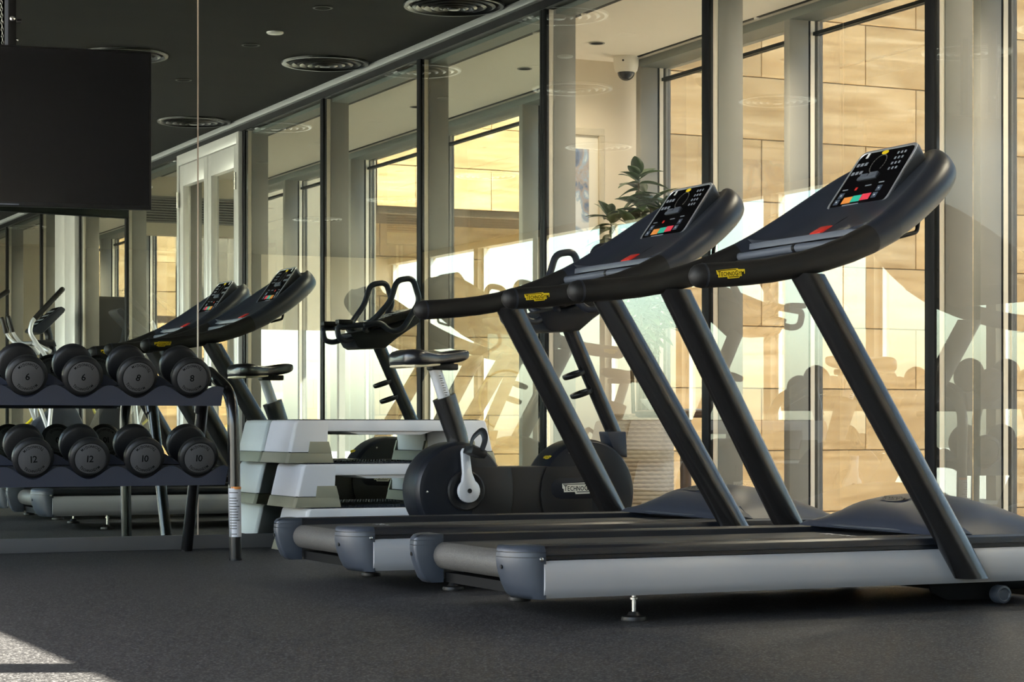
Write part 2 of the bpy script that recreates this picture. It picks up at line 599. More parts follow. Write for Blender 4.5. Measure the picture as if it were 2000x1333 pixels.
def badge(parent, width, plate, mapf, cuts=0, name='badge', ink='ink', thick=0.0015):
    """stepped logo plate with its word; mapf(u, v, lift) -> point"""
    k = width / 292.0
    q = [((x - 1389) * k, (563 - y) * k) for x, y in LOGO]
    hh = 44 * k
    cl = [(-1 + 2 * i / (cuts + 1)) * hh for i in range(1, cuts + 1)] if cuts else None
    p = flat_obj(name, q, [tuple(range(len(q)))[::-1]], plate, parent, lambda u, v: mapf(u, v, thick), cl)
    vs, fs, w = lettering('TECHNOGYM', 36 * k, 0.16, big='TG', bigk=1.22)
    s = 264 * k / w
    vs = [(x * s - 132 * k, y * 1.0 - 18 * k) for x, y in vs]
    o = len(vs)
    vs += [(-140 * k, 27 * k), (58 * k, 30 * k), (58 * k, 36 * k), (-140 * k, 33 * k)]
    vs += [(-24 * k, -32 * k), (80 * k, -31 * k), (80 * k, -25 * k), (-24 * k, -26 * k)]
    fs += [(o, o + 1, o + 2, o + 3), (o + 4, o + 5, o + 6, o + 7)]
    flat_obj('lettering', vs, fs, ink, p if False else parent, lambda u, v: mapf(u, v, thick + 0.0012), cl).parent = p
    return p


# ------------------------------------------------------------------ the room
YM = 9.4425          # mirror face
XG = 4.565           # inner glass wall
XO = 6.10            # outer glass wall
S = 1.5846           # bay
YR = YM - 10 * S     # rear wall
XL = -0.90           # window wall on the left
HC = 2.675
HCC = 2.70

struct('floor', B().box(XL - 0.15, XG + 0.02, YR - 0.15, YM + 0.15, -0.12, 0.0), 'rubber_floor')
struct('floor.001', B().box(XG + 0.02, XO + 0.1, YR - 0.15, 11.3, -0.12, 0.0), 'timber_floor')
struct('ceiling', B().box(XL - 0.15, XG - 0.03, YR - 0.15, YM + 0.15, HC, HC + 0.3), 'ceiling_dark')
# corridor ceiling with two open slots
for i, (a, b) in enumerate(((XG - 0.03, 5.00), (5.03, 5.875), (5.90, XO + 0.1))):
    struct('ceiling.00%d' % (i + 1), B().box(a, b, YR - 0.15, 11.3, HCC, HCC + 0.28), 'cream_ceiling')
struct('trim_1', B().box(5.002, 5.028, YR, 11.16, HCC - 0.003, HCC + 0.1), 'black_frame')
struct('trim_2', B().box(5.877, 5.898, YR, 11.16, HCC - 0.003, HCC + 0.1), 'black_frame')
for y in (4.3, 7.8, 9.05, 10.3):
    pass
struct('wall_back', B().box(XL - 0.15, XG + 0.06, YM + 0.012, YM + 0.16, 0, HC + 0.3), 'plinth')
struct('wall_corridor_end', B().box(XG - 0.1, XO + 0.02, 11.16, 11.32, 0, HCC + 0.28), 'cream')
struct('wall_corridor_side', B().box(XG + 0.03, XG + 0.07, YM + 0.16, 11.16, 0, HCC + 0.2), 'cream')
struct('roof', B().box(XL - 0.4, XO + 0.2, YR - 0.4, 11.5, HC + 0.3, HC + 0.5), 'ground')
struct('baseboard_back', B().box(XL, XG, YM - 0.022, YM + 0.012, 0, 0.063), 'plinth', bevel=0.002)

# mirrors: three tall sheets on the back wall, edge strips in the joints
SEAM = 2.812
for (a, b, lab) in ((SEAM + 0.003, XG - 0.012, 'tall frameless wall mirror right of the seam, beside the glass wall'),
                    (SEAM - 1.75, SEAM - 0.003, 'tall frameless wall mirror left of the seam, behind the dumbbell rack')):
    o = B().box(a, b, YM, YM + 0.010, 0.063, HC).obj('wall_mirror', 'mirror')
    tag(o, lab, 'mirror', 'frameless mirrors on the back wall')
struct('trim_3', B().box(SEAM - 0.003, SEAM + 0.003, YM - 0.002, YM + 0.010, 0.063, HC), 'mirror_edge')
struct('wall_back.001', B().box(XL, SEAM - 1.75, YM, YM + 0.011, 0.063, HC), 'ceiling_dark')

# glass wall: bays counted from the mirror
struct('trim_4', B().box(XG - 0.05, XG + 0.05, YR, YM, 2.640, HC), 'white_trim', bevel=0.002)
struct('trim_5', B().box(XG - 0.02, XG + 0.04, YR, YM, 2.600, 2.640), 'black_frame')
struct('trim_6', B().box(XG - 0.02, XG + 0.04, YR, YM, 0.0, 0.05), 'black_frame')
struct('trim_7', B().box(XG + 0.05, XG + 0.16, YR, YM + 0.2, 2.58, HCC), 'beam_grey')


def mullion(y, parent, half=0):
    a, b = (-0.029, 0.029) if not half else (-0.029, 0.0)
    B().box(XG - 0.012, XG + 0.012, y + a, y + b, 0.05, 2.60).obj('mullion', 'black_frame', parent, bevel=0.002)
    B().box(XG + 0.012, XG + 0.040, y + a * 0.7, y + b * 0.7, 0.02, 2.62).obj('cover_strip', 'strip_cream', parent)
    B().box(XG + 0.040, XG + 0.160, y + a * 0.85, y + b * 0.85, 0.0, 2.62).obj('fin', 'fin_grey', parent, bevel=0.003)


NB = 10
win = 0
for k in range(NB):
    y1, y0 = YM - k * S, YM - (k + 1) * S
    if k == 3:
        continue
    win += 1
    e = thing('window_%d' % win, None, None, kind='structure')
    if k == 6:
        B().box(XG - 0.006, XG + 0.006, y0 + 0.03, y1 - 0.80, 0.05, 2.60).obj('pane', 'glass', e)
        B().box(XG - 0.05, XG + 0.05, y1 - 0.405, y1 - 0.03, 0, 2.60).obj('panel', 'alu_pale', e, bevel=0.003)
        B().box(XG - 0.05, XG + 0.05, y1 - 0.80, y1 - 0.415, 0, 2.60).obj('panel', 'alu_pale', e, bevel=0.003)
    else:
        B().box(XG - 0.006, XG + 0.006, y0 + 0.03, y1 - (0.03 if k else 0.012), 0.05, 2.60).obj('pane', 'glass', e)
    mullion(y1, e, half=(k == 0))
# door bay
y1, y0 = YM - 3 * S, YM - 4 * S
d = thing('door_1', None, None, kind='structure')
mullion(y1, d)
B().box(XG - 0.04, XG + 0.04, y1 - 0.075, y1 - 0.03, 0, 2.60).obj('jamb', 'alu_pale', d, bevel=0.003)
B().box(XG - 0.04, XG + 0.04, y0 + 0.03, y0 + 0.075, 0, 2.60).obj('jamb', 'alu_pale', d, bevel=0.003)
B().box(XG - 0.04, XG + 0.04, y0 + 0.075, y1 - 0.075, 2.52, 2.60).obj('head', 'alu_pale', d, bevel=0.003)
ym = (y0 + y1) / 2
for (a, b, hinge) in ((y0 + 0.08, ym - 0.004, y0 + 0.08), (ym + 0.004, y1 - 0.08, y1 - 0.08)):
    lf = B().box(XG - 0.03, XG + 0.03, a, a + 0.085, 0.01, 2.515).box(XG - 0.03, XG + 0.03, b - 0.085, b, 0.01, 2.515) \
        .box(XG - 0.03, XG + 0.03, a + 0.085, b - 0.085, 2.36, 2.515).box(XG - 0.03, XG + 0.03, a + 0.085, b - 0.085, 0.01, 0.16).obj('leaf', 'alu_pale', d, bevel=0.002)
    B().box(XG - 0.006, XG + 0.006, a + 0.08, b - 0.08, 0.15, 2.37).obj('pane', 'glass', lf)
    for hz in (0.3, 1.25, 2.2):
        B().lathe([(0.012, 0), (0.012, 0.12)], (XG - 0.045, hinge, hz), n=12).obj('hinge', 'steel', lf)

# outer glass wall
struct('trim_8', B().box(XO - 0.16, XO + 0.05, YR, 11.16, 2.655, HCC), 'beam_grey', bevel=0.002)
struct('trim_9', B().box(XO - 0.02, XO + 0.02, YR, 11.16, 2.580, 2.598), 'black_frame')
struct('trim_10', B().box(XO - 0.05, XO + 0.05, YR, 11.16, 0, 0.06), 'beam_grey')
for k in range(-1, NB):
    y1, y0 = YM - k * S, YM - (k + 1) * S
    y1 = min(y1, 11.12)
    win += 1
    e = thing('window_%d' % win, None, None, kind='structure')
    B().box(XO - 0.006, XO + 0.006, y0 + 0.02, y1 - 0.02, 0.06, 2.580).obj('pane', 'glass_out', e)
    B().box(XO - 0.004, XO + 0.004, y0 + 0.02, y1 - 0.02, 2.598, 2.655).obj('transom_pane', 'glass_out', e)
    yy = YM - k * S - (0.03 if k >= 0 else 0)
    B().box(XO - 0.160, XO - 0.045, yy - 0.028, yy + 0.028, 0, 2.66).obj('fin', 'beam_grey' if False else 'fin_grey', e, bevel=0.003)
    B().box(XO - 0.045, XO - 0.032, yy - 0.024, yy + 0.024, 0, 2.66).obj('gasket', 'black_frame', e)
    B().box(XO - 0.032, XO - 0.008, yy - 0.028, yy + 0.028, 0, 2.66).obj('cover_strip', 'strip_cream', e)
    B().box(XO + 0.008, XO + 0.04, yy - 0.03, yy + 0.03, 0, 2.70).obj('cover_cap', 'fin_grey', e)
struct('wall_corridor_rear', B().box(XG - 0.05, XO + 0.1, YR - 0.15, YR, 0, HCC + 0.28), 'cream')

# left window wall: sun and daylight come in here
HL = 2.60
struct('wall_left', B().box(XL - 0.15, XL, YR, YM, HL, HC), 'post_cream')
n = 10
for k in range(n):
    y = YM - k * S - 0.42
    struct('trim_%d' % (11 + k), B().box(XL - 0.15, XL, max(y - 0.06, YR), min(y + 0.06, YM), 0, HL), 'post_cream', bevel=0.004)
for k in range(n):
    win += 1
    y1, y0 = YM - k * S - 0.42 - 0.06, max(YM - (k + 1) * S - 0.42 + 0.06, YR)
    e = thing('window_%d' % win, None, None, kind='structure')
    B().box(XL - 0.085, XL - 0.075, y0, y1, 0.0, HL).obj('pane', 'glass_side', e)
    B().box(XL - 0.10, XL - 0.06, y0, y0 + 0.035, 0.0, HL).obj('sash', 'alu_pale', e)
    B().box(XL - 0.10, XL - 0.06, y1 - 0.035, y1, 0.0, HL).obj('sash', 'alu_pale', e)

# rear wall with a wide low window
HB = 1.75
struct('wall_rear', B().box(0.78, XG, YR - 0.15, YR, 0, HC), 'ceiling_dark')
struct('wall_rear.001', B().box(XL - 0.15, 0.78, YR - 0.15, YR, HB, HC), 'post_cream')
win += 1
e = thing('window_%d' % win, None, None, kind='structure')
B().box(XL, 0.78, YR - 0.085, YR - 0.075, 0.0, HB).obj('pane', 'glass_side', e)
for x in (-0.30, 0.22):
    B().box(x - 0.04, x + 0.04, YR - 0.12, YR - 0.04, 0, HB).obj('post', 'fin_grey', e)

# corridor bulkhead with a louvred grille
struct('wall_bulkhead', B().box(XG + 0.17, XO - 0.17, 0.80, 0.96, 2.20, HCC), 'cream')
gr = thing('vent_grille', 'long horizontal louvred air grille high in the corridor bulkhead', 'grille', (5.2, 0.965, 2.30))
B().box(-0.47, 0.47, 0, 0.012, 0.0, 0.015).box(-0.47, 0.47, 0, 0.012, 0.215, 0.23).box(-0.47, -0.455, 0, 0.012, 0, 0.23).box(0.455, 0.47, 0, 0.012, 0, 0.23).obj('rim', 'fin_grey', gr)
B().box(-0.46, 0.46, -0.004, 0.002, 0.01, 0.22).obj('backing', 'black_frame', gr)
T0 = None
sl = None
for i in range(9):
    z = 0.028 + i * 0.022
    if sl is None:
        sl = B().box(-0.455, 0.455, -0.006, 0.006, -0.005, 0.005).obj('slat', 'fin_grey', gr)
    else:
        c = sl.copy()
        COL.objects.link(c)
        sl2 = c
    (sl if i == 0 else sl2).location = (0, 0.008, z)
    (sl if i == 0 else sl2).rotation_euler = (0.5, 0, 0)

# ------------------------------------------------------------------ outside
struct('ground', B().box(-120, 120, -120, 120, -1.8, -1.25), 'ground')
struct('courtyard', B().box(XO + 0.05, 60, -40, 14.9, -1.3, -1.1), 'paving')


def stone_wall(name, y, x0, x1, z0, z1, facing, start, m='stone'):
    """a wall of separate sandstone blocks, 1.0 x 0.5, half bond; facing -1: towards -y"""
    d = 0.30
    w = struct(name, B().box(x0, x1, y + (0.012 if facing < 0 else -d), y + (d if facing < 0 else -0.012), z0, z1), 'stone_joint')
    bl = None
    rows = int(math.ceil((z1 - z0) / 0.5))
    for r in range(rows):
        za, zb = z0 + r * 0.5, min(z0 + r * 0.5 + 0.5, z1)
        x = x0 - ((start + r) % 2) * 0.5
        while x < x1:
            a, b = max(x, x0), min(x + 1.0, x1)
            if b - a > 0.05:
                yf = y + facing * random.uniform(0, 0.004)
                B().box(a + 0.004, b - 0.004, min(yf, y - facing * 0.05), max(yf, y - facing * 0.05), za + 0.004, zb - 0.004).obj('stone_block', m, w, bevel=0.004, seg=1)
            x += 1.0
    return w


stone_wall('wall_outside', 14.75, 7.07, 20.07, -1.141, 5.359, -1, 1)
struct('foundation', B().box(XL - 0.3, XO + 0.12, YR - 0.3, 11.4, -1.3, -0.12), 'ground')
struct('wall_courtyard_side', B().box(6.95, 9.31, YR + 1.05, YR + 1.40, 1.66, 5.69), 'taupe')
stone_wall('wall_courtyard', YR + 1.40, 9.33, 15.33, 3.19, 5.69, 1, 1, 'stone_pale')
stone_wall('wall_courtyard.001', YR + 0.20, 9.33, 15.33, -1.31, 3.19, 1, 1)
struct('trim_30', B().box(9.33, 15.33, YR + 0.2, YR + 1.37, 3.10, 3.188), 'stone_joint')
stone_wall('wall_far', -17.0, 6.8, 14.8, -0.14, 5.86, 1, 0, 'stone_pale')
rl = thing('terrace_rail', 'dark brown timber rail along the far sunlit terrace wall', 'rail', (10.8, -16.6, 0))
B().box(-4, 4, -0.03, 0.03, 2.30, 2.42).obj('handrail', 'brown_wood', rl)
B().box(-4, 4, -0.03, 0.03, 1.66, 1.72).obj('bottom_rail', 'brown_wood', rl)
pz = None
for i in range(9):
    if pz is None:
        pz = B().box(-0.05, 0.05, -0.05, 0.05, -0.15, 2.36).obj('post', 'post_cream', rl)
        q = pz
    else:
        q = pz.copy()
        COL.objects.link(q)
    q.location = (-4 + i, 0, 0)

# ------------------------------------------------------------------ treadmills
def make_treadmill():
    t = thing('treadmill', None, 'treadmill', group='treadmills facing the glass wall')
    # base
    B().box(0.21, 1.95, -0.37, 0.37, 0.085, 0.165).obj('base_frame', 'frame_black', t, bevel=0.006)
    for s in (-1, 1):
        def S2(poly):
            return [(s * a, b) for a, b in poly]
        B().prism(S2([(0.39, 0.077), (0.425, 0.076), (0.434, 0.088), (0.440, 0.105), (0.440, 0.148), (0.434, 0.172), (0.424, 0.182), (0.39, 0.182)]), 0.106, 2.06, 'x').obj('side_panel', 'silver_panel', t)
        top = [(0.302, 0.196), (0.302, 0.220)]
        for i in range(9):
            a = 0.310 + i * 0.0105
            top += [(a, 0.2195), (a + 0.002, 0.2225), (a + 0.006, 0.2225), (a + 0.008, 0.2195)]
        top += [(0.408, 0.222), (0.424, 0.216), (0.428, 0.206), (0.428, 0.197), (0.414, 0.195), (0.414, 0.184), (0.38, 0.184), (0.38, 0.196)]
        B().prism(S2(top), 0.108, 2.05, 'x').obj('foot_rail', 'rail_gloss', t)
        # rounded rear cap
        rings = []
        for z, xr in ((0.074, 0.064), (0.088, 0.046), (0.115, 0.032), (0.15, 0.020), (0.18, 0.015), (0.1905, 0.0155), (0.191, 0.021), (0.1922, 0.021), (0.1927, 0.0155), (0.2045, 0.0165), (0.2050, 0.022), (0.2070, 0.022), (0.2075, 0.0165), (0.214, 0.018), (0.2215, 0.024), (0.2245, 0.034)):
            w1 = 0.433 if z < 0.21 else 0.433 - (z - 0.21) * 0.9
            if z in (0.191, 0.1922, 0.2050, 0.2070):
                w1 -= 0.004
            rr = 0.125
            ring = [(0.112, s * 0.298, z), (xr + 0.008, s * 0.298, z), (xr, s * 0.306, z), (xr, s * (w1 - rr), z)]
            for q in (15, 30, 45, 60, 75, 90):
                ring.append((xr + (0.109 - xr) * (1 - math.cos(R(q))), s * (w1 - rr + rr * math.sin(R(q))), z))
            ring.append((0.112, s * w1, z))
            rings.append(ring)
        cap = B().loft(rings).obj('rear_cap', 'cap_blue', t, angle=50)
        B().lathe([(0.0062, -0.004), (0.0062, 0.003)], (0.020, s * 0.335, 0.163), (-1, 0, 0), n=12).obj('bolt_hole', 'black', cap)
        B().lathe([(0.006, 0), (0.006, 0.004), (0.003, 0.0055)], (0.097, s * 0.4325, 0.187), (0, s, 0), n=10).obj('screw', 'steel', cap)
        # upright: leaning oval tube
        B().loft([[(1.548 - 0.00595 * k * 10 + 0.0570 * math.cos(2 * PI * q / 28), s * (0.466 - 0.0068 * k) + 0.043 * math.sin(2 * PI * q / 28), 0.093 + 0.0985 * k) for q in range(28)] for k in (0, 0.05, 3, 6, 9.35)]).obj('upright', 'upright', t)
        # levelling feet
        ft = B().lathe([(0.036, 0.0), (0.037, 0.004), (0.035, 0.012), (0.020, 0.016), (0.014, 0.026), (0.008, 0.027)], (0.415, s * 0.387, 0), n=24).obj('foot', 'charcoal', t)
        B().lathe([(0.0065, 0.02), (0.0065, 0.060), (0.012, 0.061), (0.012, 0.067), (0.0065, 0.068), (0.0065, 0.08)], (0.415, s * 0.387, 0), n=12).obj('threaded_rod', 'steel', ft)
        wh = B().lathe([(0.010, -0.030), (0.026, -0.026), (0.029, -0.018), (0.029, 0.010), (0.027, 0.016), (0.021, 0.017), (0.018, 0.014), (0.004, 0.014)], (1.690, s * 0.425, 0.036), (0, s, 0), n=26).obj('wheel', 'cap_blue', t)
        B().prism([(1.44, 0.085), (1.72, 0.085), (1.71, 0.028), (1.68, 0.018), (1.52, 0.020), (1.46, 0.045)], s * 0.372, s * 0.384, 'y').obj('wheel_bracket', 'frame_black', t, bevel=0.003)
        B().tube([(1.690, s * 0.37, 0.036), (1.690, s * 0.41, 0.036)], 0.008, n=12).obj('wheel_axle', 'steel', t)
        # handlebar
        hb = B().tube([(0.630, s * 0.398, 0.999), (0.70, s * 0.400, 1.004), (0.78, s * 0.403, 1.011), (0.86, s * 0.406, 1.021), (0.95, s * 0.408, 1.038), (1.05, s * 0.4065, 1.064), (1.14, s * 0.399, 1.094), (1.225, s * 0.387, 1.129)], [0.0365, 0.0365, 0.0365, 0.0365, 0.0375, 0.0395, 0.0425, 0.0455], n=24, round_ends=(True, False)).obj('handlebar', 'foam', t)
        B().tube([(1.222, s * 0.3875, 1.1275), (1.26, s * 0.380, 1.146), (1.31, s * 0.370, 1.171)], [0.0448, 0.0465, 0.0485], n=24).obj('arm_root', 'navy', t)
        B().lathe([(0.0368, -0.004), (0.0376, 0.0), (0.0368, 0.004)], (0.636, s * 0.398, 0.9995), (1, 0.01, 0.07), n=24).obj('grip_ring', 'navy', hb)
        P0, P1 = Vector((0.66, s * 0.398, 1.0015)), Vector((0.78, s * 0.403, 1.011))
        ax = (P1 - P0).normalized()
        out = Vector((0, s, 0))
        out = (out - ax * out.dot(ax)).normalized()
        upv = Vector((-ax.z, 0, ax.x))
        c0 = P0 + ax * 0.050
        def mf(u, v, lift, c0=c0, ax=ax, out=out, upv=upv, s=s):
            ph = v / 0.0367
            return c0 + ax * (u * -s) + (out * math.cos(ph) + upv * math.sin(ph)) * (0.0366 + lift)
        badge(hb, 0.094, 'yellow', mf, cuts=7)
    # hand sensor bar across the arms, and the lip of the tray behind it
    sb = B().tube([(1.212, -0.375, 1.126), (1.210, 0.0, 1.130), (1.212, 0.375, 1.126)], 0.0135, n=16).obj('sensor_bar', 'tray_grey', t)
    B().tube([(1.210, -0.008, 1.130), (1.210, 0.008, 1.130)], 0.0145, n=16).obj('sensor_ring', 'black', sb)
    for s in (-1, 1):
        B().tube([(1.212, s * 0.345, 1.1265), (1.212, s * 0.362, 1.126)], 0.0150, n=16).obj('sensor_collar', 'tray_grey', sb)
    B().loft([[(x0_, y_, z0_), (x0_ + 0.016, y_, z0_), (x0_ + 0.020, y_, z1_), (x0_ + 0.002, y_, z1_ - 0.003)] for x0_, y_, z0_, z1_ in
              ((1.240, -0.345, 1.160, 1.166), (1.236, -0.25, 1.152, 1.174), (1.234, 0.0, 1.150, 1.174), (1.236, 0.25, 1.150, 1.174), (1.238, 0.335, 1.150, 1.173))]).obj('tray_lip', 'tray_grey', t, bevel=0.002)
    B().loft([[(1.10, -0.385, 1.075), (1.10, 0.385, 1.075), (1.10, 0.385, 1.063), (1.10, -0.385, 1.063)], [(1.27, -0.375, 1.142), (1.27, 0.375, 1.142), (1.27, 0.375, 1.128), (1.27, -0.375, 1.128)]]).obj('under_tray', 'navy_dark', t)
    # cross member
    B().box(0.12, 0.17, -0.30, 0.30, 0.075, 0.105).obj('cross_member', 'frame_black', t)
    # belt: loop round the rear roller
    prof = []
    for q in range(-110, -271, -16):
        prof.append((0.118 + 0.0425 * math.cos(R(q)), 0.158 + 0.0425 * math.sin(R(q))))
    prof += [(1.60, 0.203), (1.60, 0.19), (0.2, 0.19), (0.19, 0.12)]
    b = B().prism(prof, -0.292, 0.292, 'y').obj('belt', 'belt', t)
    # the part of the belt that wraps the roller is paler
    prof = [(0.118 + 0.0432 * math.cos(R(q)), 0.158 + 0.0432 * math.sin(R(q))) for q in range(-115, -262, -14)]
    prof += [(0.118 + 0.03 * math.cos(R(q)), 0.158 + 0.03 * math.sin(R(q))) for q in range(-255, -114, 20)]
    B().prism(prof, -0.2915, 0.2915, 'y').obj('roller', 'roller', t)
    # motor hood
    rings = []
    HOOD = ((1.470, 0.238, 0.40, 0.222), (1.474, 0.247, 0.402, 0.222), (1.49, 0.264, 0.404, 0.220), (1.52, 0.288, 0.405, 0.214), (1.56, 0.311, 0.406, 0.207), (1.60, 0.325, 0.406, 0.203), (1.65, 0.335, 0.406, 0.20), (1.70, 0.338, 0.406, 0.20), (1.78, 0.331, 0.404, 0.20), (1.88, 0.306, 0.398, 0.20), (1.97, 0.270, 0.385, 0.20), (2.03, 0.236, 0.36, 0.20), (2.05, 0.205, 0.33, 0.20))
    for x, zc, w, zb in HOOD:
        ring = []
        for i in range(21):
            u = -1 + 2 * i / 20
            h = max(0.0, 1 - abs(u) ** 2.4)
            ring.append((x + 0.035 * u * u * (1 if x < 1.6 else -0.6), u * w, zb + 0.016 + (zc - zb - 0.016) * h ** 0.9))
        ring += [(x, w * 0.99, zb), (x, -w * 0.99, zb)]
        rings.append(ring)
    hood = B().loft(rings).obj('motor_hood', 'navy', t, angle=60)
    def hoodmap(u, v, lift):
        x, y = 1.585 + v * 0.93, -u
        for a, c in zip(HOOD, HOOD[1:]):
            if a[0] <= x <= c[0]:
                f = (x - a[0]) / (c[0] - a[0])
                zc, w, zb = [a[q] + (c[q] - a[q]) * f for q in (1, 2, 3)]
        h = max(0.0, 1 - abs(y / w) ** 2.4) ** 0.9
        return Vector((x - 0.001, y, zb + 0.016 + (zc - zb - 0.016) * h + 0.0025 + lift))
    badge(hood, 0.15, 'grey_ink', hoodmap, ink='ink', thick=0.001, cuts=3)
    B().tube([(1.466 + 0.035 * u * u, u * 0.400, 0.229) for u in [k / 10 - 1 for k in range(21)]], 0.0045, n=8).obj('hood_lip', 'cap_blue', t)
    B().box(1.50, 2.05, -0.40, 0.40, 0.184, 0.20).obj('hood_rim', 'charcoal', t, bevel=0.004)
    # underside drive box and socket plate
    B().box(1.66, 1.98, -0.22, 0.22, 0.03, 0.09).obj('drive_box', 'frame_black', t, bevel=0.008)
    # console shell: dished leaf with thick rims that run out of the handlebars
    ST = [(1.262, 1.147, 0.3795, 0.0462, -0.55, 0.30), (1.27, 1.151, 0.378, 0.047, -0.55, 0.32),
          (1.30, 1.166, 0.372, 0.049, -0.6, 0.30), (1.40, 1.226, 0.345, 0.053, -0.7, 0.30), (1.49, 1.288, 0.312, 0.056, -0.8, 0.5), (1.56, 1.340, 0.278, 0.057, -0.85, 0.6),
          (1.615, 1.382, 0.235, 0.055, -0.9, 0.65), (1.650, 1.408, 0.185, 0.050, -0.95, 0.7), (1.672, 1.424, 0.125, 0.042, -0.95, 0.75), (1.684, 1.433, 0.06, 0.030, -0.95, 0.8)]
    rings = []
    for i, (x, z, w, r, hb_, hp) in enumerate(ST):
        a, c = ST[max(i - 1, 0)], ST[min(i + 1, len(ST) - 1)]
        tg = Vector((c[0] - a[0], 0, c[1] - a[1])).normalized()
        nn = Vector((-tg.z, 0, tg.x))
        C0 = Vector((x, 0, z))
        right = [(w + r * math.cos(R(q)), r * math.sin(R(q))) for q in (-90, -65, -40, -15, 10, 35, 60, 85, 110, 130)]
        inner = [(w * 0.80 - r * 0.6, r * (hp * 0.6 + 0.3)), (w * 0.55, r * hp), (w * 0.25, r * (hp + 0.02))]
        half = right + inner
        ring = [C0 + Vector((0, y, 0)) + nn * h for y, h in half]
        ring += [C0 + Vector((0, -y, 0)) + nn * h for y, h in half[::-1]]
        bot = [(-w * 0.5, hb_ * r), (0, hb_ * r), (w * 0.5, hb_ * r)]
        ring += [C0 + Vector((0, y, 0)) + nn * h for y, h in bot]
        rings.append(ring)
    sh = B().loft(rings).obj('console_shell', 'navy', t, angle=70)
    sm = sh.modifiers.new('smooth', 'SUBSURF')
    sm.levels = sm.render_levels = 1
    # parting line of the lower shell
    # display wedge
    FB, FT = Vector((1.43, 0, 1.268)), Vector((1.576, 0, 1.472))
    b_ = (FT - FB).normalized()
    n_ = Vector((-b_.z, 0, b_.x))
    L = (FT - FB).length
    def face(sx, ty, lift=0.0):
        w = 0.172 + (0.161 - 0.172) * ty
        return FB + b_ * (L * ty) + Vector((0, -1, 0)) * (w * (2 * sx - 1)) + n_ * lift
    def outline(g, rad=0.030, tt=(0, 1)):
        pts = []
        cs = [(0.0, 0.0, 180), (1.0, 0.0, 270), (1.0, 1.0, 0), (0.0, 1.0, 90)]
        for cx, cy, a0 in cs:
            W = 0.333
            rx, ry = rad / W, rad / L
            gx, gy = g / W, g / L
            ox = gx + rx if cx == 0 else 1 - gx - rx
            oy = gy + ry if cy == 0 else 1 - gy - ry
            for q in (0, 30, 60, 90):
                pts.append((ox + rx * math.cos(R(a0 + q)), oy + ry * math.sin(R(a0 + q))))
        return pts
    o0, o1, o2 = outline(0.0), outline(0.007, 0.026), outline(0.010, 0.024)
    back = [face(sx, ty * 0.93 + 0.02, -0.012 - 0.052 * ty) for sx, ty in outline(0.006)]
    dp = B().loft([[face(sx, ty, -0.001) for sx, ty in o0], [face(sx, ty, -0.012) for sx, ty in o0], back]).obj('display', 'cap_blue', t)
    B().loft([[face(sx, ty, -0.006) for sx, ty in o0], [face(sx, ty, 0.002) for sx, ty in o0], [face(sx, ty, 0.003) for sx, ty in o1], [face(sx, ty, -0.002) for sx, ty in o2]], caps=False).obj('bezel', 'bezel', dp)
    B().loft([[face(sx, ty, -0.003) for sx, ty in o2], [face(sx, ty, 0.0012) for sx, ty in o2]]).obj('glass_front', 'screen', dp)
    def key(b0, sx, ty, w, h, lift=0.0022):
        q = []
        for a, c in ((-1, -1), (1, -1), (1, 1), (-1, 1)):
            q.append((sx + a * w / 0.666, ty + c * h / L / 2))
        b0.loft([[face(a, c, 0.0010) for a, c in q], [face(a, c, lift) for a, c in q]])
    for nm, m_, sx in (('orange_key', 'orange', 0.292), ('start_key', 'teal', 0.442), ('stop_key', 'pink_red', 0.59)):
        bb = B()
        key(bb, sx, 0.152 + 0.016 * (sx - 0.29) / 0.3, 0.049, 0.026)
        bb.obj(nm, m_, dp)
    for sx, ty in ((0.132, 0.250), (0.119, 0.145), (0.746, 0.285), (0.738, 0.172)):
        bb = B()
        key(bb, sx, ty, 0.026, 0.022)
        kk = bb.obj('arrow_key', 'blue_key', dp)
        bb = B()
        key(bb, sx, ty, 0.007, 0.006, 0.0027)
        bb.obj('arrow_mark', 'white_print', kk)
    bb = B()
    for ro in range(4):
        for co in range(3):
            key(bb, 0.715 + co * 0.060, 0.872 - ro * 0.088, 0.009, 0.010)
    tag(bb.obj('keypad', 'pale_key', dp), kind='stuff')
    bb = B()
    for ro in (0.767, 0.625):
        for co in range(3):
            key(bb, 0.085 + co * 0.070, ro, 0.015, 0.013)
    tag(bb.obj('programme_keys', 'pale_key', dp), kind='stuff')
    bb = B()
    for a in range(20):
        q0, q1 = R(a * 16 - 40), R(a * 16 - 40 + 12)
        pts = [(0.452 + r_ / 0.333 * math.cos(q), 0.735 + r_ / L * math.sin(q)) for r_, q in ((0.036, q0), (0.040, q0), (0.040, q1), (0.036, q1))]
        bb.loft([[face(x, y, 0.001) for x, y in pts], [face(x, y, 0.002) for x, y in pts]])
    tag(bb.obj('dial_ring', 'grey_ink', dp), kind='stuff')
    bb = B()
    key(bb, 0.41, 0.505, 0.105, 0.012, 0.006)
    key(bb, 0.345, 0.545, 0.040, 0.012, 0.008)
    key(bb, 0.500, 0.550, 0.045, 0.014, 0.008)
    bb.obj('reading_ledge', 'tray_grey', dp, bevel=0.001)
    bb = B()
    pts = [(0.456 + 0.019 / 0.333 * math.cos(R(q)), 0.925 + 0.0085 / L * math.sin(R(q))) for q in range(0, 360, 20)]
    bb.loft([[face(x, y, 0.001) for x, y in pts], [face(x, y, 0.0022) for x, y in pts]])
    bb.obj('badge', 'yellow', dp)
    bb = B()
    key(bb, 0.160, 0.915, 0.013, 0.020)
    bb.obj('key_slot', 'white_print', dp)
    bb = B()
    key(bb, 0.334, 0.335, 0.012, 0.012)
    bb.obj('indicator', 'red', dp)
    bb = B()
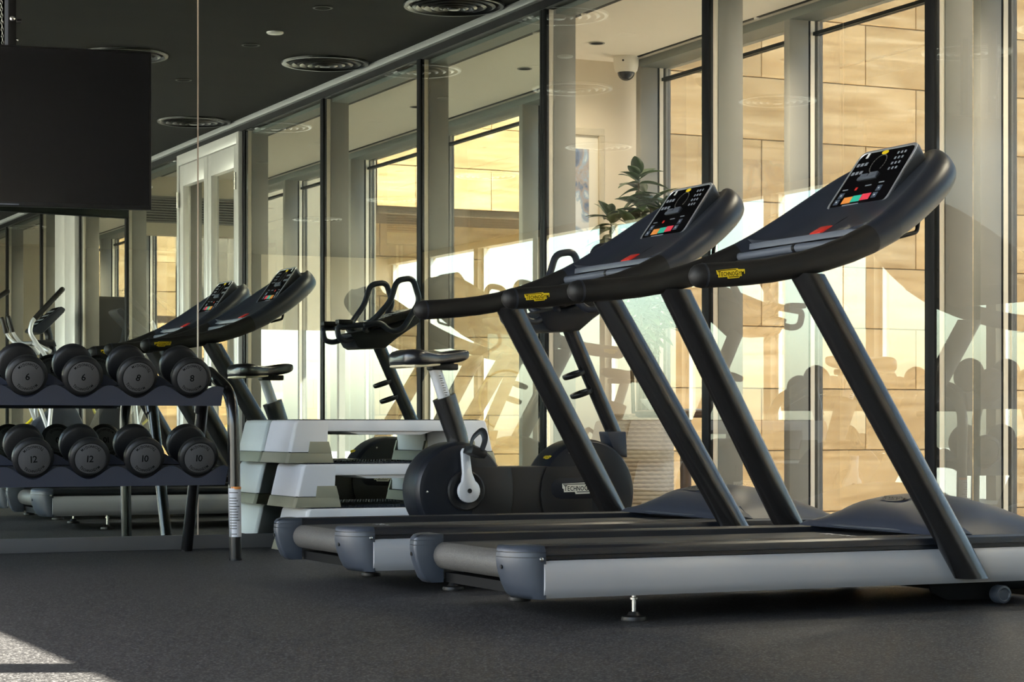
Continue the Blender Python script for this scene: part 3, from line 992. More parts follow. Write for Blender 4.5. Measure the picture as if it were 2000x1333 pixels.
    for sx, ty, w in ((0.14, 0.345, 0.03), (0.52, 0.365, 0.035), (0.73, 0.385, 0.03), (0.40, 0.065, 0.09), (0.45, 0.975, 0.06)):
        key(bb, sx, ty, w, 0.004)
    tag(bb.obj('captions', 'pale_key', dp), kind='stuff')
    # safety key
    T = Matrix.Translation((1.305, 0.0, 1.178)) @ Matrix.Rotation(R(-30), 4, 'Y')
    B().prism([(-0.02, 0.002), (0.03, 0.0), (0.045, 0.006), (0.03, 0.014), (-0.02, 0.015)], -0.028, 0.034, 'y', T).obj('safety_key', 'red', t, bevel=0.003)
    B().tube(fillet([(1.33, -0.03, 1.20), (1.36, -0.04, 1.222), (1.40, -0.06, 1.245)], 0.02), 0.0025, n=8).obj('safety_cord', 'black', t)
    # towel hook under the shell
    B().tube(fillet([(1.50, -0.13, 1.235), (1.51, -0.13, 1.165), (1.585, -0.13, 1.185), (1.60, -0.13, 1.30)], 0.012), 0.007, n=10).obj('towel_hook', 'black', t)
    return t


def belt_word(t, x, flip=1):
    vs, fs, w = lettering('TECHNOGYM', 0.035, 0.2, big='TG')
    k = 0.34 / w
    flat_obj('belt_lettering', [(a * k - 0.17, b_) for a, b_ in vs], fs, 'white_print', t, lambda u, v: Vector((x + v, -u, 0.2045)))


TX, TY = 2.50, 5.8245
tm = make_treadmill()
tm.location = (TX, TY, 0)
tm['label'] = 'grey and black treadmill nearest the camera, with silver side panel and yellow badge'
tm2 = copy_tree(tm)
tm2.location = (TX - 0.0214, TY + 1.2619, 0)
tm2['label'] = 'grey and black treadmill farther back, standing between the nearest treadmill and the exercise bike'
belt_word(tm, 1.40)
belt_word(tm2, 0.33)

# ------------------------------------------------------------------ exercise bike
def make_bike():
    t = thing('exercise_bike', 'black upright exercise bike with silver seat post beside the step stack', 'exercise bike', (3.40, 8.31, 0))
    W = 0.095
    def circ(cx, cz, r, a0, a1, n):
        return [(cx + r * math.cos(R(a0 + (a1 - a0) * i / n)), cz + r * math.sin(R(a0 + (a1 - a0) * i / n))) for i in range(n + 1)]
    # rear housing drum and front housing drum, beam between
    def drum(cx, cz, r, w):
        return B().lathe([(r * 0.5, -w), (r - 0.035, -w), (r - 0.014, -w + 0.006), (r - 0.003, -w + 0.022), (r, -w + 0.04), (r, w - 0.04), (r - 0.003, w - 0.022), (r - 0.014, w - 0.006), (r - 0.035, w), (r * 0.5, w)], (cx, 0, cz), (0, 1, 0), n=56)
    rd = drum(0.190, 0.288, 0.205, W).obj('rear_housing', 'navy_dark', t)
    fd = drum(0.785, 0.272, 0.232, W).obj('front_housing', 'navy_dark', t)
    B().box(0.30, 0.62, -W + 0.006, W - 0.006, 0.12, 0.387).obj('beam', 'charcoal', t, bevel=0.008)
    for s in (-1, 1):
        pl = [(0.36, 0.13)] + [(0.36, 0.383)] + circ(0.190, 0.288, 0.19, 30, 60, 3)[::-1][:0] + [(0.245, 0.383)] + [(0.245, 0.13)]
        B().prism([(0.235, 0.12), (0.235, 0.386)] + [(0.190 + 0.235 * math.cos(R(q)), 0.288 + 0.30 * math.sin(R(q))) for q in (19, 8, -8, -22, -34)], s * (W - 0.002), s * (W + 0.004), 'y').obj('side_cover', 'charcoal', t, bevel=0.002)
        B().prism([(0.80, 0.12)] + [(0.80, 0.386)] + [(0.785 - 0.232 * math.cos(R(q)), 0.272 + 0.232 * math.sin(R(q))) for q in (29.4, 15, 0, -15, -30, -41)], s * (W - 0.002), s * (W + 0.004), 'y').obj('side_cover', 'charcoal', t, bevel=0.002)
        # logo panel
        pts = [(0.735 + sx * 0.09 + 0.045 * math.cos(R(q)), 0.292 + 0.045 * math.sin(R(q))) for sx, qs in ((1, (-90, -60, -30, 0, 30, 60, 90)), (-1, (90, 120, 150, 180, 210, 240, 270))) for q in qs]
        lp = B().prism(pts, s * (W + 0.003), s * (W + 0.006), 'y').obj('logo_panel', 'navy_dark', t, bevel=0.0015)
        badge(lp, 0.165, 'cream_print', lambda u, v, lift, s=s: Vector((0.735 - s * u, s * (W + 0.0062 + lift), 0.292 + v)))
        # hub rings, crank, pedal
        hub = B().lathe([(0.085, 0), (0.085, 0.008), (0.078, 0.012), (0.062, 0.006), (0.056, 0.006), (0.056, 0.0)], (0.205, s * W, 0.288), (0, s, 0), n=40, ring=True).obj('crank_surround', 'charcoal', t)
        ang = R(96) if s < 0 else R(276)
        dx, dz = math.cos(ang), math.sin(ang)
        px, pz_ = -dz, dx
        pts = []
        for q in range(100, 441, 17):
            pts.append((0.048 * math.cos(R(q) + ang - PI / 2 + 0.17), 0.048 * math.sin(R(q) + ang - PI / 2 + 0.17)))
        tip = []
        C = Vector((0.205, 0, 0.288))
        poly = []
        for q in range(35, 326, 15):
            a = ang + R(q)
            poly.append((0.205 + 0.050 * math.cos(a), 0.288 + 0.050 * math.sin(a)))
        for l, wv in ((0.075, -0.021), (0.165, -0.018), (0.180, -0.010), (0.180, 0.010), (0.165, 0.018), (0.075, 0.021)):
            poly.append((0.205 + dx * l + px * wv, 0.288 + dz * l + pz_ * wv))
        cr = B().prism(poly, s * (W + 0.020), s * (W + 0.042), 'y').obj('crank', 'silver_paint', t, bevel=0.005)
        B().lathe([(0.010, 0), (0.010, 0.003), (0.007, 0.0015), (0.001, 0.0015)], (0.205, s * (W + 0.0415), 0.288), (0, s, 0), n=16).obj('crank_bolt', 'black', cr)
        pc = Vector((0.220 + dx * 0.165, s * (W + 0.095), 0.288 + dz * 0.165))
        pd = B().prism([(-0.03, -0.016), (0.035, -0.018), (0.042, 0.0), (0.035, 0.018), (-0.03, 0.016)], -0.045, 0.045, 'y', Matrix.Translation(pc) @ Matrix.Rotation(R(20), 4, 'Y')).obj('pedal', 'black', t, bevel=0.004)
        B().tube(fillet([(pc.x + 0.005, pc.y + 0.045, pc.z + 0.005), (pc.x + 0.010, pc.y + 0.05, pc.z + 0.055), (pc.x + 0.035, pc.y, pc.z + 0.095), (pc.x + 0.035, pc.y - 0.04, pc.z + 0.055), (pc.x + 0.012, pc.y - 0.047, pc.z + 0.005)], 0.03), (0.004, 0.016), n=10).obj('pedal_strap', 'black', pd)
        B().lathe([(0.010, -0.055), (0.010, 0.0)], pc, (0, s, 0), n=12).obj('axle', 'steel', pd)
        for q in ((0.03, 0.285), (0.69, 0.445)):
            B().lathe([(0.005, 0), (0.005, 0.003), (0.002, 0.004)], (q[0], s * (W - 0.001), q[1]), (0, s, 0), n=10).obj('screw', 'steel', t)
    # yellow mark on the rear of the front housing
    ca, sa = math.cos(R(152)), math.sin(R(152))
    def fmap(u, v, lift):
        a = R(139) + v / 0.232
        return Vector((0.785 + (0.2325 + lift) * math.cos(a), -0.045 + -u, 0.272 + (0.2325 + lift) * math.sin(a)))
    badge(fd, 0.07, 'yellow', lambda u, v, lift: fmap(u, -v, lift), cuts=3)
    # seat tube, post, saddle
    B().loft([[Vector((0.235, 0, 0.40)) + Vector((0.047 * math.cos(q), 0.036 * math.sin(q), -0.01 * math.cos(q))) for q in [2 * PI * i / 24 for i in range(24)]],
              [Vector((0.205, 0, 0.52)) + Vector((0.046 * math.cos(q), 0.035 * math.sin(q), 0.012 * math.cos(q))) for q in [2 * PI * i / 24 for i in range(24)]],
              [Vector((0.147, 0, 0.682)) + Vector((0.050 * math.cos(q), 0.038 * math.sin(q), 0.017 * math.cos(q))) for q in [2 * PI * i / 24 for i in range(24)]]]).obj('seat_tube', 'upright', t)
    ps = B().tube([(0.155, 0, 0.66), (0.105, 0, 0.80)], (0.020, 0.028), n=20, up=(0, 1, 0)).obj('seat_post', 'silver_paint', t)
    bm_ = B()
    for i in range(9):
        z = 0.690 + i * 0.010
        x = 0.147 - (z - 0.682) * 0.36
        bm_.box(x - 0.004, x + 0.006 + 0.004 * (i % 2), -0.0295, -0.0278, z - 0.0012, z + 0.0012)
    tag(bm_.obj('height_scale', 'ink', ps), kind='stuff')
    B().box(0.08, 0.20, -0.035, 0.035, 0.795, 0.822).obj('saddle_clamp', 'black', t, bevel=0.006)
    rings = []
    for x, w, zt, zb in ((-0.078, 0.055, 0.850, 0.826), (-0.070, 0.095, 0.872, 0.808), (-0.040, 0.122, 0.886, 0.806), (0.0, 0.125, 0.886, 0.806), (0.045, 0.105, 0.877, 0.808), (0.09, 0.072, 0.868, 0.814), (0.13, 0.054, 0.872, 0.818), (0.18, 0.046, 0.880, 0.822), (0.225, 0.040, 0.884, 0.830), (0.250, 0.030, 0.880, 0.842), (0.258, 0.016, 0.872, 0.854)):
        ring = []
        for q in range(20):
            a = 2 * PI * q / 20
            c_, s_ = math.cos(a), math.sin(a)
            zz = (zt + zb) / 2 + (zt - zb) / 2 * (abs(s_) ** 0.40) * (1 if s_ > 0 else -1)
            ring.append((x, w * (abs(c_) ** 0.75) * (1 if c_ > 0 else -1), zz - 0.006 * (1 - abs(c_)) * (1 if s_ > 0 and x < 0.1 else 0)))
        rings.append(ring)
    sd_ = B().loft(rings).obj('saddle', 'saddle', t, angle=70)
    ss = sd_.modifiers.new('smooth', 'SUBSURF')
    ss.levels = ss.render_levels = 1
    B().loft([[(-0.072, y, z) for y, z in ((-0.07, 0.814), (0.07, 0.814), (0.07, 0.805), (-0.07, 0.805))], [(-0.03, y, z) for y, z in ((-0.105, 0.814), (0.105, 0.814), (0.105, 0.802), (-0.105, 0.802))],
              [(0.06, y, z) for y, z in ((-0.085, 0.818), (0.085, 0.818), (0.085, 0.808), (-0.085, 0.808))], [(0.11, y, z) for y, z in ((-0.05, 0.824), (0.05, 0.824), (0.05, 0.814), (-0.05, 0.814))]]).obj('saddle_base', 'saddle_base', t, bevel=0.003)
    # front column
    col = B().tube([(0.985, 0, 0.46), (0.955, 0, 0.53), (0.83, 0, 0.79), (0.725, 0, 1.015)], (0.030, 0.034), n=20, up=(0, 1, 0)).obj('front_column', 'upright', t)
    B().loft([[(0.93, y, 0.44) for y in (-0.06, 0.06)] + [(0.995, y, 0.42) for y in (0.055, -0.055)], [(0.90, y, 0.535) for y in (-0.042, 0.042)] + [(0.995, y, 0.535) for y in (0.042, -0.042)]]).obj('column_socket', 'navy', t, bevel=0.006)
    # bottle holder rings
    for cx, cz in ((0.775, 0.782), (0.812, 0.700)):
        pts = [(cx - 0.015 + 0.046 * math.cos(q), 0.040 * math.sin(q), cz + 0.016 * math.cos(q)) for q in [2 * PI * i / 24 for i in range(25)]]
        B().tube(pts, (0.0105, 0.004), n=10, up=(0, 0, 1)).obj('bottle_holder', 'black', t)
    B().prism([(0.865, 0.66), (0.88, 0.66), (0.815, 0.80), (0.80, 0.80)], -0.015, 0.015, 'y').obj('holder_bracket', 'charcoal', t, bevel=0.003)
    # handlebar cradle, display, grips
    B().prism([(0.535, 1.040), (0.575, 0.975), (0.60, 0.962), (0.735, 0.968), (0.80, 1.02), (0.93, 1.105), (0.935, 1.150), (0.73, 1.085), (0.60, 1.055)], -0.11, 0.11, 'y').obj('cradle', 'navy_dark', t, bevel=0.010)
    ds = B().prism([(0.640, 1.062), (0.920, 1.150), (0.930, 1.176), (0.915, 1.186), (0.640, 1.098)], -0.15, 0.15, 'y').obj('display', 'charcoal', t, bevel=0.008)
    ff = lambda y, q, l: Vector((0.655 + 0.245 * q, y, 1.1035 + 0.0785 * q)) + Vector((-0.305, 0, 0.952)) * l
    B().loft([[ff(y, q, -0.002) for y, q in ((-0.13, 0.03), (0.13, 0.03), (0.13, 0.97), (-0.13, 0.97))], [ff(y, q, 0.002) for y, q in ((-0.13, 0.03), (0.13, 0.03), (0.13, 0.97), (-0.13, 0.97))]]).obj('glass_front', 'screen', ds)
    bb = B()
    for ro in range(3):
        for co in range(6):
            y = -0.10 + co * 0.04
            bb.loft([[ff(y + a * 0.012, 0.2 + ro * 0.22 + c * 0.05, h) for a, c in ((-1, -1), (1, -1), (1, 1), (-1, 1))] for h in (0.001, 0.003)])
    tag(bb.obj('keypad', 'pale_key', ds), kind='stuff')
    for s in (-1, 1):
        y = s * 0.19
        B().tube(fillet([(0.66, s * 0.08, 1.045), (0.60, s * 0.12, 1.07), (0.655, s * 0.165, 1.12), (0.73, y, 1.21), (0.765, y, 1.32), (0.855, y, 1.335), (0.895, y, 1.215), (0.80, y, 1.065), (0.735, s * 0.18, 1.05), (0.68, s * 0.17, 1.10), (0.60, s * 0.17, 1.085)], 0.035, 6), 0.0155, n=14, round_ends=(True, True)).obj('handgrip', 'navy', t)
        B().tube(fillet([(0.62, s * 0.16, 1.088), (0.46, s * 0.11, 1.075), (0.475, s * 0.11, 1.01), (0.52, s * 0.10, 1.0), (0.57, s * 0.09, 1.02)], 0.03, 6), 0.0145, n=14, round_ends=(True, True)).obj('rear_grip', 'navy', t)
        B().box(0.46, 0.54, s * 0.115 - 0.03, s * 0.115 + 0.03, 1.088, 1.112).obj('pulse_pad', 'black', t, bevel=0.006)
    # floor bars
    for x in (0.13, 0.86):
        B().tube([(x, -0.27, 0.045), (x, 0.27, 0.045)], 0.03, n=16, round_ends=(True, True)).obj('floor_bar', 'charcoal', t)
        for s in (-1, 1):
            B().lathe([(0.03, 0), (0.03, 0.012), (0.015, 0.02)], (x, s * 0.25, 0), n=16).obj('foot', 'black', t)
    B().box(0.10, 0.90, -0.05, 0.05, 0.05, 0.13).obj('base_frame', 'black', t, bevel=0.006)
    return t


make_bike()

# ------------------------------------------------------------------ step platforms
def make_step():
    t = thing('step_platform', None, 'step', group='stacked aerobic steps by the mirror')
    # local: x along length from 0 to 0.91, y centre, z 0..0.195
    L_, hw = 1.025, 0.185
    zs, zt = 0.046, 0.192
    def sec(x, w, z, c=0.045):
        return (x, w, z)
    # white body: frame with end blocks, front faces with an opening
    def plan(z, grow):
        e = grow
        return [(-e, -hw + 0.020), (0.012 - e, -hw - e * 0.35), (L_ - 0.012 + e, -hw - e * 0.35), (L_ + e, -hw + 0.020), (L_ + e, hw - 0.020), (L_ - 0.012 + e, hw + e * 0.35), (0.012 - e, hw + e * 0.35), (-e, hw - 0.020)]
    top = B()
    top.loft([[(x + 0.048 if x < 0.4 else x - 0.048, y * 0.97, z) for x, y in plan(0, 0)] for z in (zt - 0.050, zt)])
    body = top.obj('deck', 'step_white', t, bevel=0.006, angle=30)
    # end blocks
    for s in (0, 1):
        def X(x):
            return x if s == 0 else L_ - x
        def blk(z, inn, out):
            return [(X(out), -hw + 0.020, z), (X(out + 0.012), -hw * (0.97 + 0.03 * (zt - z) / 0.15), z), (X(inn), -hw * (0.97 + 0.03 * (zt - z) / 0.15), z), (X(inn), hw * (0.97 + 0.03 * (zt - z) / 0.15), z), (X(out + 0.012), hw * (0.97 + 0.03 * (zt - z) / 0.15), z), (X(out), hw - 0.020, z)]
        eb = B().loft([blk(zs + 0.0025, 0.195, 0.010), blk(0.10, 0.195, 0.022), blk(zt - 0.012, 0.200, 0.042), blk(zt - 0.001, 0.200, 0.050)]).obj('end_block', 'step_white', t, bevel=0.004, angle=30)
        B().box(min(X(0.0435), X(0.0445)) - 0.0008, max(X(0.0435), X(0.0445)) + 0.0008, -0.10, 0.10, zt - 0.030, zt - 0.0285).obj('grip_line', 'step_olive', eb)
        # olive riser under it, with a raised inner tooth
        rs = B().loft([[(X(a), b, 0.0) for a, b in ((-0.006, -hw + 0.010), (0.006, -hw - 0.004), (0.222, -hw - 0.004), (0.222, hw + 0.004), (0.006, hw + 0.004), (-0.006, hw - 0.010))],
                       [(X(a), b, zs) for a, b in ((0.008, -hw + 0.012), (0.020, -hw), (0.212, -hw), (0.212, hw), (0.020, hw), (0.008, hw - 0.012))]]).obj('riser', 'step_olive', t, bevel=0.002, angle=30)
        B().box(min(X(0.014), X(0.206)), max(X(0.014), X(0.206)), -hw + 0.006, hw - 0.006, zs - 0.001, zs + 0.004).obj('seam', 'black', rs)
        for sy in (-1, 1):
            a, b = sorted((sy * (hw - 0.012), sy * (hw + 0.0025)))
            B().loft([[(X(0.102), a, zs - 0.002), (X(0.213), a, zs - 0.002), (X(0.213), b, zs - 0.002), (X(0.102), b, zs - 0.002)],
                      [(X(0.110), a, 0.096), (X(0.199), a, 0.096), (X(0.199), b - 0.001 * sy, 0.096), (X(0.110), b - 0.001 * sy, 0.096)]]).obj('riser_tooth', 'step_olive', rs, bevel=0.0015, angle=30)
    # underside rib
    B().prism([(0.30, zt - 0.050), (L_ - 0.30, zt - 0.050), (L_ - 0.36, zt - 0.066), (0.36, zt - 0.066)], -hw * 0.8, hw * 0.8, 'y').obj('rib', 'step_white', t, bevel=0.003)
    # rubber top with studs
    mt = B().box(0.07, L_ - 0.07, -hw * 0.86, hw * 0.86, zt - 0.002, zt + 0.0025).obj('rubber_mat', 'step_mat', t)
    bb = B()
    for i in range(30):
        for j in range(9):
            x, y = 0.09 + i * (L_ - 0.18) / 29, -hw * 0.8 + j * hw * 0.2
            bb.box(x - 0.006, x + 0.006, y - 0.006, y + 0.006, zt + 0.0025, zt + 0.0045)
    tag(bb.obj('stud', 'step_mat', mt), kind='stuff')
    return t


st = make_step()
st.location = (3.118, 9.118, 0)
st['label'] = 'white and olive aerobic step platform at the bottom of the stack, on the floor'
for i, (x, y, z, lb) in enumerate(((3.112, 9.165, 0.1965, 'white and olive aerobic step platform in the middle of the stack'),
                                   (3.108, 9.251, 0.393, 'white and olive aerobic step platform on top of the stack, nearest the mirror'))):
    c = copy_tree(st)
    c.location = (x, y, z)
    c['label'] = lb

# ------------------------------------------------------------------ dumbbell rack
rk = thing('dumbbell_rack', 'two-tier navy and black dumbbell rack standing before the mirror', 'rack', (0, 0, 0))
XR = 2.690
def wave(x, x1, pitch=0.2257, amp=0.052):
    """height of the saddle edge at x; valleys under the dumbbells"""
    u = ((x - x1) / pitch) % 1.0
    return amp * (0.5 - 0.5 * math.cos(2 * PI * u))


def tray(name, x1, zv, zb, xa, xb, pitch=0.2257):
    y0, y1 = 8.585, 8.88
    rise = 0.28
    n_ = 96
    front, back = [], []
    bb = B()
    for y in (y0, y0 + 0.012):
        pass
    poly = [(xa + (xb - xa) * i / n_, zv + wave(xa + (xb - xa) * i / n_, x1, pitch)) for i in range(n_ + 1)]
    poly[-1] = (xb, zv + 0.045)
    poly += [(xb - 0.012, zb), (xa, zb)]
    o = B().prism(poly, y0, y0 + 0.014, 'y').obj(name, 'rack_navy', rk)
    # rear saddle, higher
    poly2 = [(x, z + 0.052) for x, z in poly[:n_ + 1]] + [(xb, zb + 0.085), (xa, zb + 0.085)]
    B().prism(poly2, y0 + 0.175, y0 + 0.19, 'y').obj('rear_saddle', 'rack_navy', o)
    bed = B()
    bed.prism([(y0 + 0.01, zb + 0.004), (y0 + 0.01, zb + 0.014), (y0 + 0.25, zb + 0.088), (y0 + 0.25, zb + 0.078)], xa, xb - 0.012, 'x')
    bed.obj('tray_bed', 'rack_navy', o)
    return o


tray('upper_tray', 2.525, 0.6735, 0.643, 1.30, XR - 0.022)
tray('lower_tray', 2.556, 0.3435, 0.314, 1.30, XR - 0.004, 0.2277)
for X in (XR + 0.020, 1.30):
    sgn = 1
    B().tube(fillet([(X + 0.002, 8.566, 0.0), (X - 0.008, 8.566, 0.690), (X - 0.014, 8.96, 0.815), (X - 0.006, 9.05, 0.62)], 0.13, 9), 0.0255, n=20).obj('front_leg', 'rack_tube', rk)
    B().tube([(X + 0.004, 9.29, 0.0), (X + 0.002, 9.02, 0.69)], 0.0255, n=20).obj('rear_leg', 'rack_tube', rk)
    B().tube([(X - 0.01, 8.57, 0.36), (X - 0.01, 9.14, 0.40)], 0.018, n=14).obj('side_brace', 'rack_tube', rk)
    for (yy, rr_) in ((8.566, 0.0265), (9.29, 0.0265)):
        B().lathe([(rr_, 0), (rr_, 0.008)], (X + 0.003, yy, 0), n=20).obj('foot_cap', 'black', rk)
# warning label on the front leg, wrapped round the tube
lb = []
for z, dx in ((0.098, 0.0), (0.30, -0.003)):
    lb.append([(XR + 0.0215 + dx * 1.1 + 0.0262 * math.cos(R(q)), 8.566 + 0.0262 * math.sin(R(q)), z) for q in range(175, 341, 15)])
def strip(rows, name, m_, parent, r2=0.0245):
    n_ = len(rows[0])
    bb = B().loft(rows, closed=False, caps=False)
    return bb.obj(name, m_, parent)
wl = strip(lb, 'warning_label', 'label_paper', rk)
rows = []
for z in (0.296, 0.307):
    rows.append([(XR + 0.0190 + 0.0264 * math.cos(R(q)), 8.566 + 0.0264 * math.sin(R(q)), z) for q in range(175, 341, 15)])
strip(rows, 'label_band', 'orange', wl)
rows_b = B()
for i in range(16):
    z = 0.108 + i * 0.0115
    if random.random() < 0.12:
        continue
    n_q = 15 * random.randint(6, 8)
    r1 = [[(XR + 0.0208 - i * 0.00015 + 0.0266 * math.cos(R(q)), 8.566 + 0.0266 * math.sin(R(q)), z + dz) for q in range(195, 195 + n_q, 15)] for dz in (0, 0.004)]
    rows_b.loft(r1, closed=False, caps=False)
tag(rows_b.obj('label_text', 'grey_ink', wl), kind='stuff')


def arc_text(txt, h, rad, rot, gap=0.16):
    """letters along the lower arc, tops to the centre"""
    vs, fs, w = lettering(txt, h, gap, big='TG', bigk=1.15)
    out = []
    for x, y in vs:
        a = (x - w / 2) / rad
        r_ = rad - y
        ang = -PI / 2 + a + rot
        out.append((r_ * math.cos(ang), r_ * math.sin(ang)))
    return out, fs


def make_dumbbell(num, rot):
    t = thing('dumbbell', None, 'dumbbell', group='paired dumbbells on the two-tier rack')
    Rr = 0.0828
    hd = [(0.02, 0.046), (Rr - 0.012, 0.046), (Rr - 0.003, 0.041), (Rr, 0.034), (Rr, 0.010), (Rr - 0.006, 0.003), (Rr - 0.016, 0.0), (Rr - 0.019, 0.0015), (0.01, 0.0015)]
    h1 = B().lathe(hd, (0, 0, 0), (0, 1, 0), n=40).obj('head', 'dumb_rubber', t)
    h2 = B().lathe([(a, 0.226 - b) for a, b in hd], (0, 0, 0), (0, 1, 0), n=40).obj('head', 'dumb_rubber', t)
    B().lathe([(0.0165, 0.044), (0.0165, 0.075), (0.0175, 0.113), (0.0165, 0.15), (0.0165, 0.182)], (0, 0, 0), (0, 1, 0), n=20).obj('handle', 'steel', t)
    for hh, y, s in ((h1, 0.0008, 1), (h2, 0.2252, -1)):
        fc = B().lathe([(0.062, 0.0), (0.063, 0.0006), (0.063, 0.003)], (0, y, 0), (0, s, 0), n=40).obj('face_plate', 'dumb_face', hh)
        vs, fs, w = lettering(num, 0.029, 0.12)
        cr_, sr_ = math.cos(rot), math.sin(rot)
        mapper = lambda u, v, y=y, s=s: Vector((s * (u * cr_ - v * sr_), y - s * 0.0006, u * sr_ + v * cr_))
        flat_obj('numeral', [(x - w / 2, v - 0.0145) for x, v in vs], fs, 'ink', fc, mapper)
        for ro in (0, PI):
            av, af = arc_text('TECHNOGYM', 0.0105, 0.0565, ro)
            flat_obj('lettering', av, af, 'ink', fc, mapper)
    return t


tilt = R(17)
ROW = [('6', 0.0, 1.848, 0.757, 'leftmost dumbbell of the upper tier, marked 6'), ('6', 0.0, 2.0735, 0.757, 'dumbbell marked 6 on the upper tier, next to the 8s'),
       ('8', R(-14), 2.299, 0.757, 'dumbbell marked 8 with a slanted numeral, third on the upper tier'), ('8', 0.02, 2.525, 0.757, 'dumbbell marked 8 at the right end of the upper tier'),
       ('12', R(6), 1.873, 0.427, 'leftmost dumbbell of the lower tier, marked 12'), ('12', 0.0, 2.101, 0.427, 'dumbbell marked 12 on the lower tier, next to the 10s'),
       ('10', 0.0, 2.328, 0.427, 'dumbbell marked 10 on the lower tier, beside the 12s'), ('10', 0.0, 2.556, 0.427, 'dumbbell marked 10 at the right end of the lower tier')]
for num, ro, x, z, lab in ROW:
    q = make_dumbbell(num, ro)
    q.location = (x, 8.560, z)
    q.rotation_euler = (tilt, 0, 0)
    q['label'] = lab

# ------------------------------------------------------------------ television
tv = thing('television', 'large black wall television hung in front of the mirror', 'television', (1.927, 9.318, 1.86), R(-8.3))
B().box(-0.615, 0.615, -0.014, 0.030, -0.348, 0.348).obj('casing', 'black', tv, bevel=0.004)
B().box(-0.605, 0.605, -0.0155, -0.0135, -0.330, 0.339).obj('screen', 'tv_screen', tv)
B().box(-0.045, 0.045, -0.0165, -0.0145, -0.3435, -0.3385).obj('nameplate', 'tray_grey', tv)
B().box(-0.30, 0.30, 0.030, 0.055, -0.22, 0.18).obj('rear_cover', 'black', tv, bevel=0.01)
pl_ = B().box(0.002, 0.034, -0.008, 0.020, 0.34, 0.815).obj('mount_pole', 'frame_black', tv, bevel=0.002)
B().box(-0.014, 0.000, -0.004, 0.014, 0.34, 0.815).obj('mount_rail', 'tray_grey', tv)
B().lathe([(0.011, 0), (0.012, 0.004), (0.006, 0.009)], (0.018, -0.008, 0.465), (0, -1, 0), n=16).obj('bolt', 'steel', tv)
B().lathe([(0.008, 0), (0.010, 0.003), (0.010, 0.02), (0.006, 0.022)], (0.036, 0.0, 0.455), (1, 0, 0), n=8).obj('knob', 'black', tv)
B().lathe([(0.008, 0), (0.008, 0.006), (0.003, 0.010)], (0.034, 0.006, 0.375), (1, 0, 0), n=12).obj('bolt', 'steel', tv)
ch = []
for i in range(26):
    z = 0.345 + i * 0.0145
    x = -0.022 - 0.012 * (i / 25)
    ch.append((x, z))
bb = B()
for i, (x, z) in enumerate(ch):
    pts = [(x + (0.0045 * math.cos(q) if i % 2 else 0.0), 0.005 + (0.0 if i % 2 else 0.0045 * math.cos(q)), z + 0.009 * math.sin(q)) for q in [2 * PI * k / 10 for k in range(11)]]
    bb.tube(pts, 0.0016, n=6)
bb.obj('safety_chain', 'steel', tv)

# ------------------------------------------------------------------ ceiling fittings
def diffuser(r=0.255):
    t = thing('ceiling_diffuser', None, 'diffuser', group='round swirl diffusers in the dark ceiling')
    B().lathe([(r - 0.030, 0.0), (r - 0.02, -0.012), (r - 0.004, -0.012), (r, -0.004), (r, 0.0)], n=48, ring=True).obj('rim', 'diffuser', t)
    B().lathe([(r - 0.02, -0.0005), (0.01, -0.0005)], n=40).obj('backing', 'black', t)
    for i, k in enumerate((0.80, 0.62, 0.44, 0.27)):
        rr_ = r * k
        B().lathe([(rr_ - 0.022, -0.002), (rr_ - 0.010, -0.016 - 0.003 * i), (rr_ + 0.006, -0.010 - 0.003 * i), (rr_ + 0.004, -0.007 - 0.003 * i), (rr_ - 0.012, -0.010 - 0.003 * i)], n=44, ring=True).obj('ring', 'diffuser', t)
    B().lathe([(0.036, -0.001), (0.036, -0.018), (0.030, -0.026), (0.001, -0.028)], n=28).obj('core', 'diffuser', t)
    return t


spots = [(4.265, 9.02), (4.265, 7.13), (4.262, 4.48), (4.26, 2.4), (4.26, 0.3), (4.26, -1.8), (4.26, -3.9),
         (3.13, 6.90), (1.7, 9.02), (1.7, 7.02), (1.7, 4.48), (1.7, 2.4), (1.7, 0.3), (1.7, -1.8)]
d0 = diffuser()
names = ['in the corner by mirror and glass wall', 'above the farther treadmill', 'above the nearest treadmill side of the glass wall', 'over the door', 'above the elliptical trainer', 'behind the elliptical trainer', 'by the rear wall',
         'partly hidden behind the television', 'beside the mirror on the window side', 'in the second row of the window side', 'in the third row of the window side', 'in the fourth row of the window side', 'in the fifth row of the window side', 'in the sixth row of the window side']
for i, (x, y) in enumerate(spots):
    q = d0 if i == 0 else copy_tree(d0)
    q.location = (x, y, HC)
    q['label'] = 'black round ceiling diffuser ' + names[i]
dl = thing('downlight', None, 'downlight', group='recessed downlights in the dark ceiling')
B().lathe([(0.040, 0.0), (0.050, -0.001), (0.052, -0.003), (0.050, -0.005), (0.040, -0.005)], n=28, ring=True).obj('trim_ring', 'charcoal', dl)
B().lathe([(0.041, -0.004), (0.036, -0.0005), (0.002, -0.0005)], n=28).obj('bulb_well', 'ink', dl)
nm = ['first from the mirror', 'second from the mirror', 'third from the mirror', 'fourth from the mirror', 'fifth from the mirror', 'sixth from the mirror', 'seventh from the mirror', 'eighth from the mirror']
for i, y in enumerate((8.68, 7.51, 6.19, 4.95, 3.70, 2.45, 1.20, -0.05)):
    q = dl if i == 0 else copy_tree(dl)
    q.location = (3.69, y, HC)
    q['label'] = 'small unlit recessed downlight in the dark ceiling, ' + nm[i]
q = thing('smoke_detector', 'flat white round disc on the dark ceiling between two downlights', 'detector', (3.69, 7.93, HC))
B().lathe([(0.046, 0.0), (0.046, -0.006), (0.040, -0.010), (0.001, -0.011)], n=28).obj('cover', 'lamp_white', q)
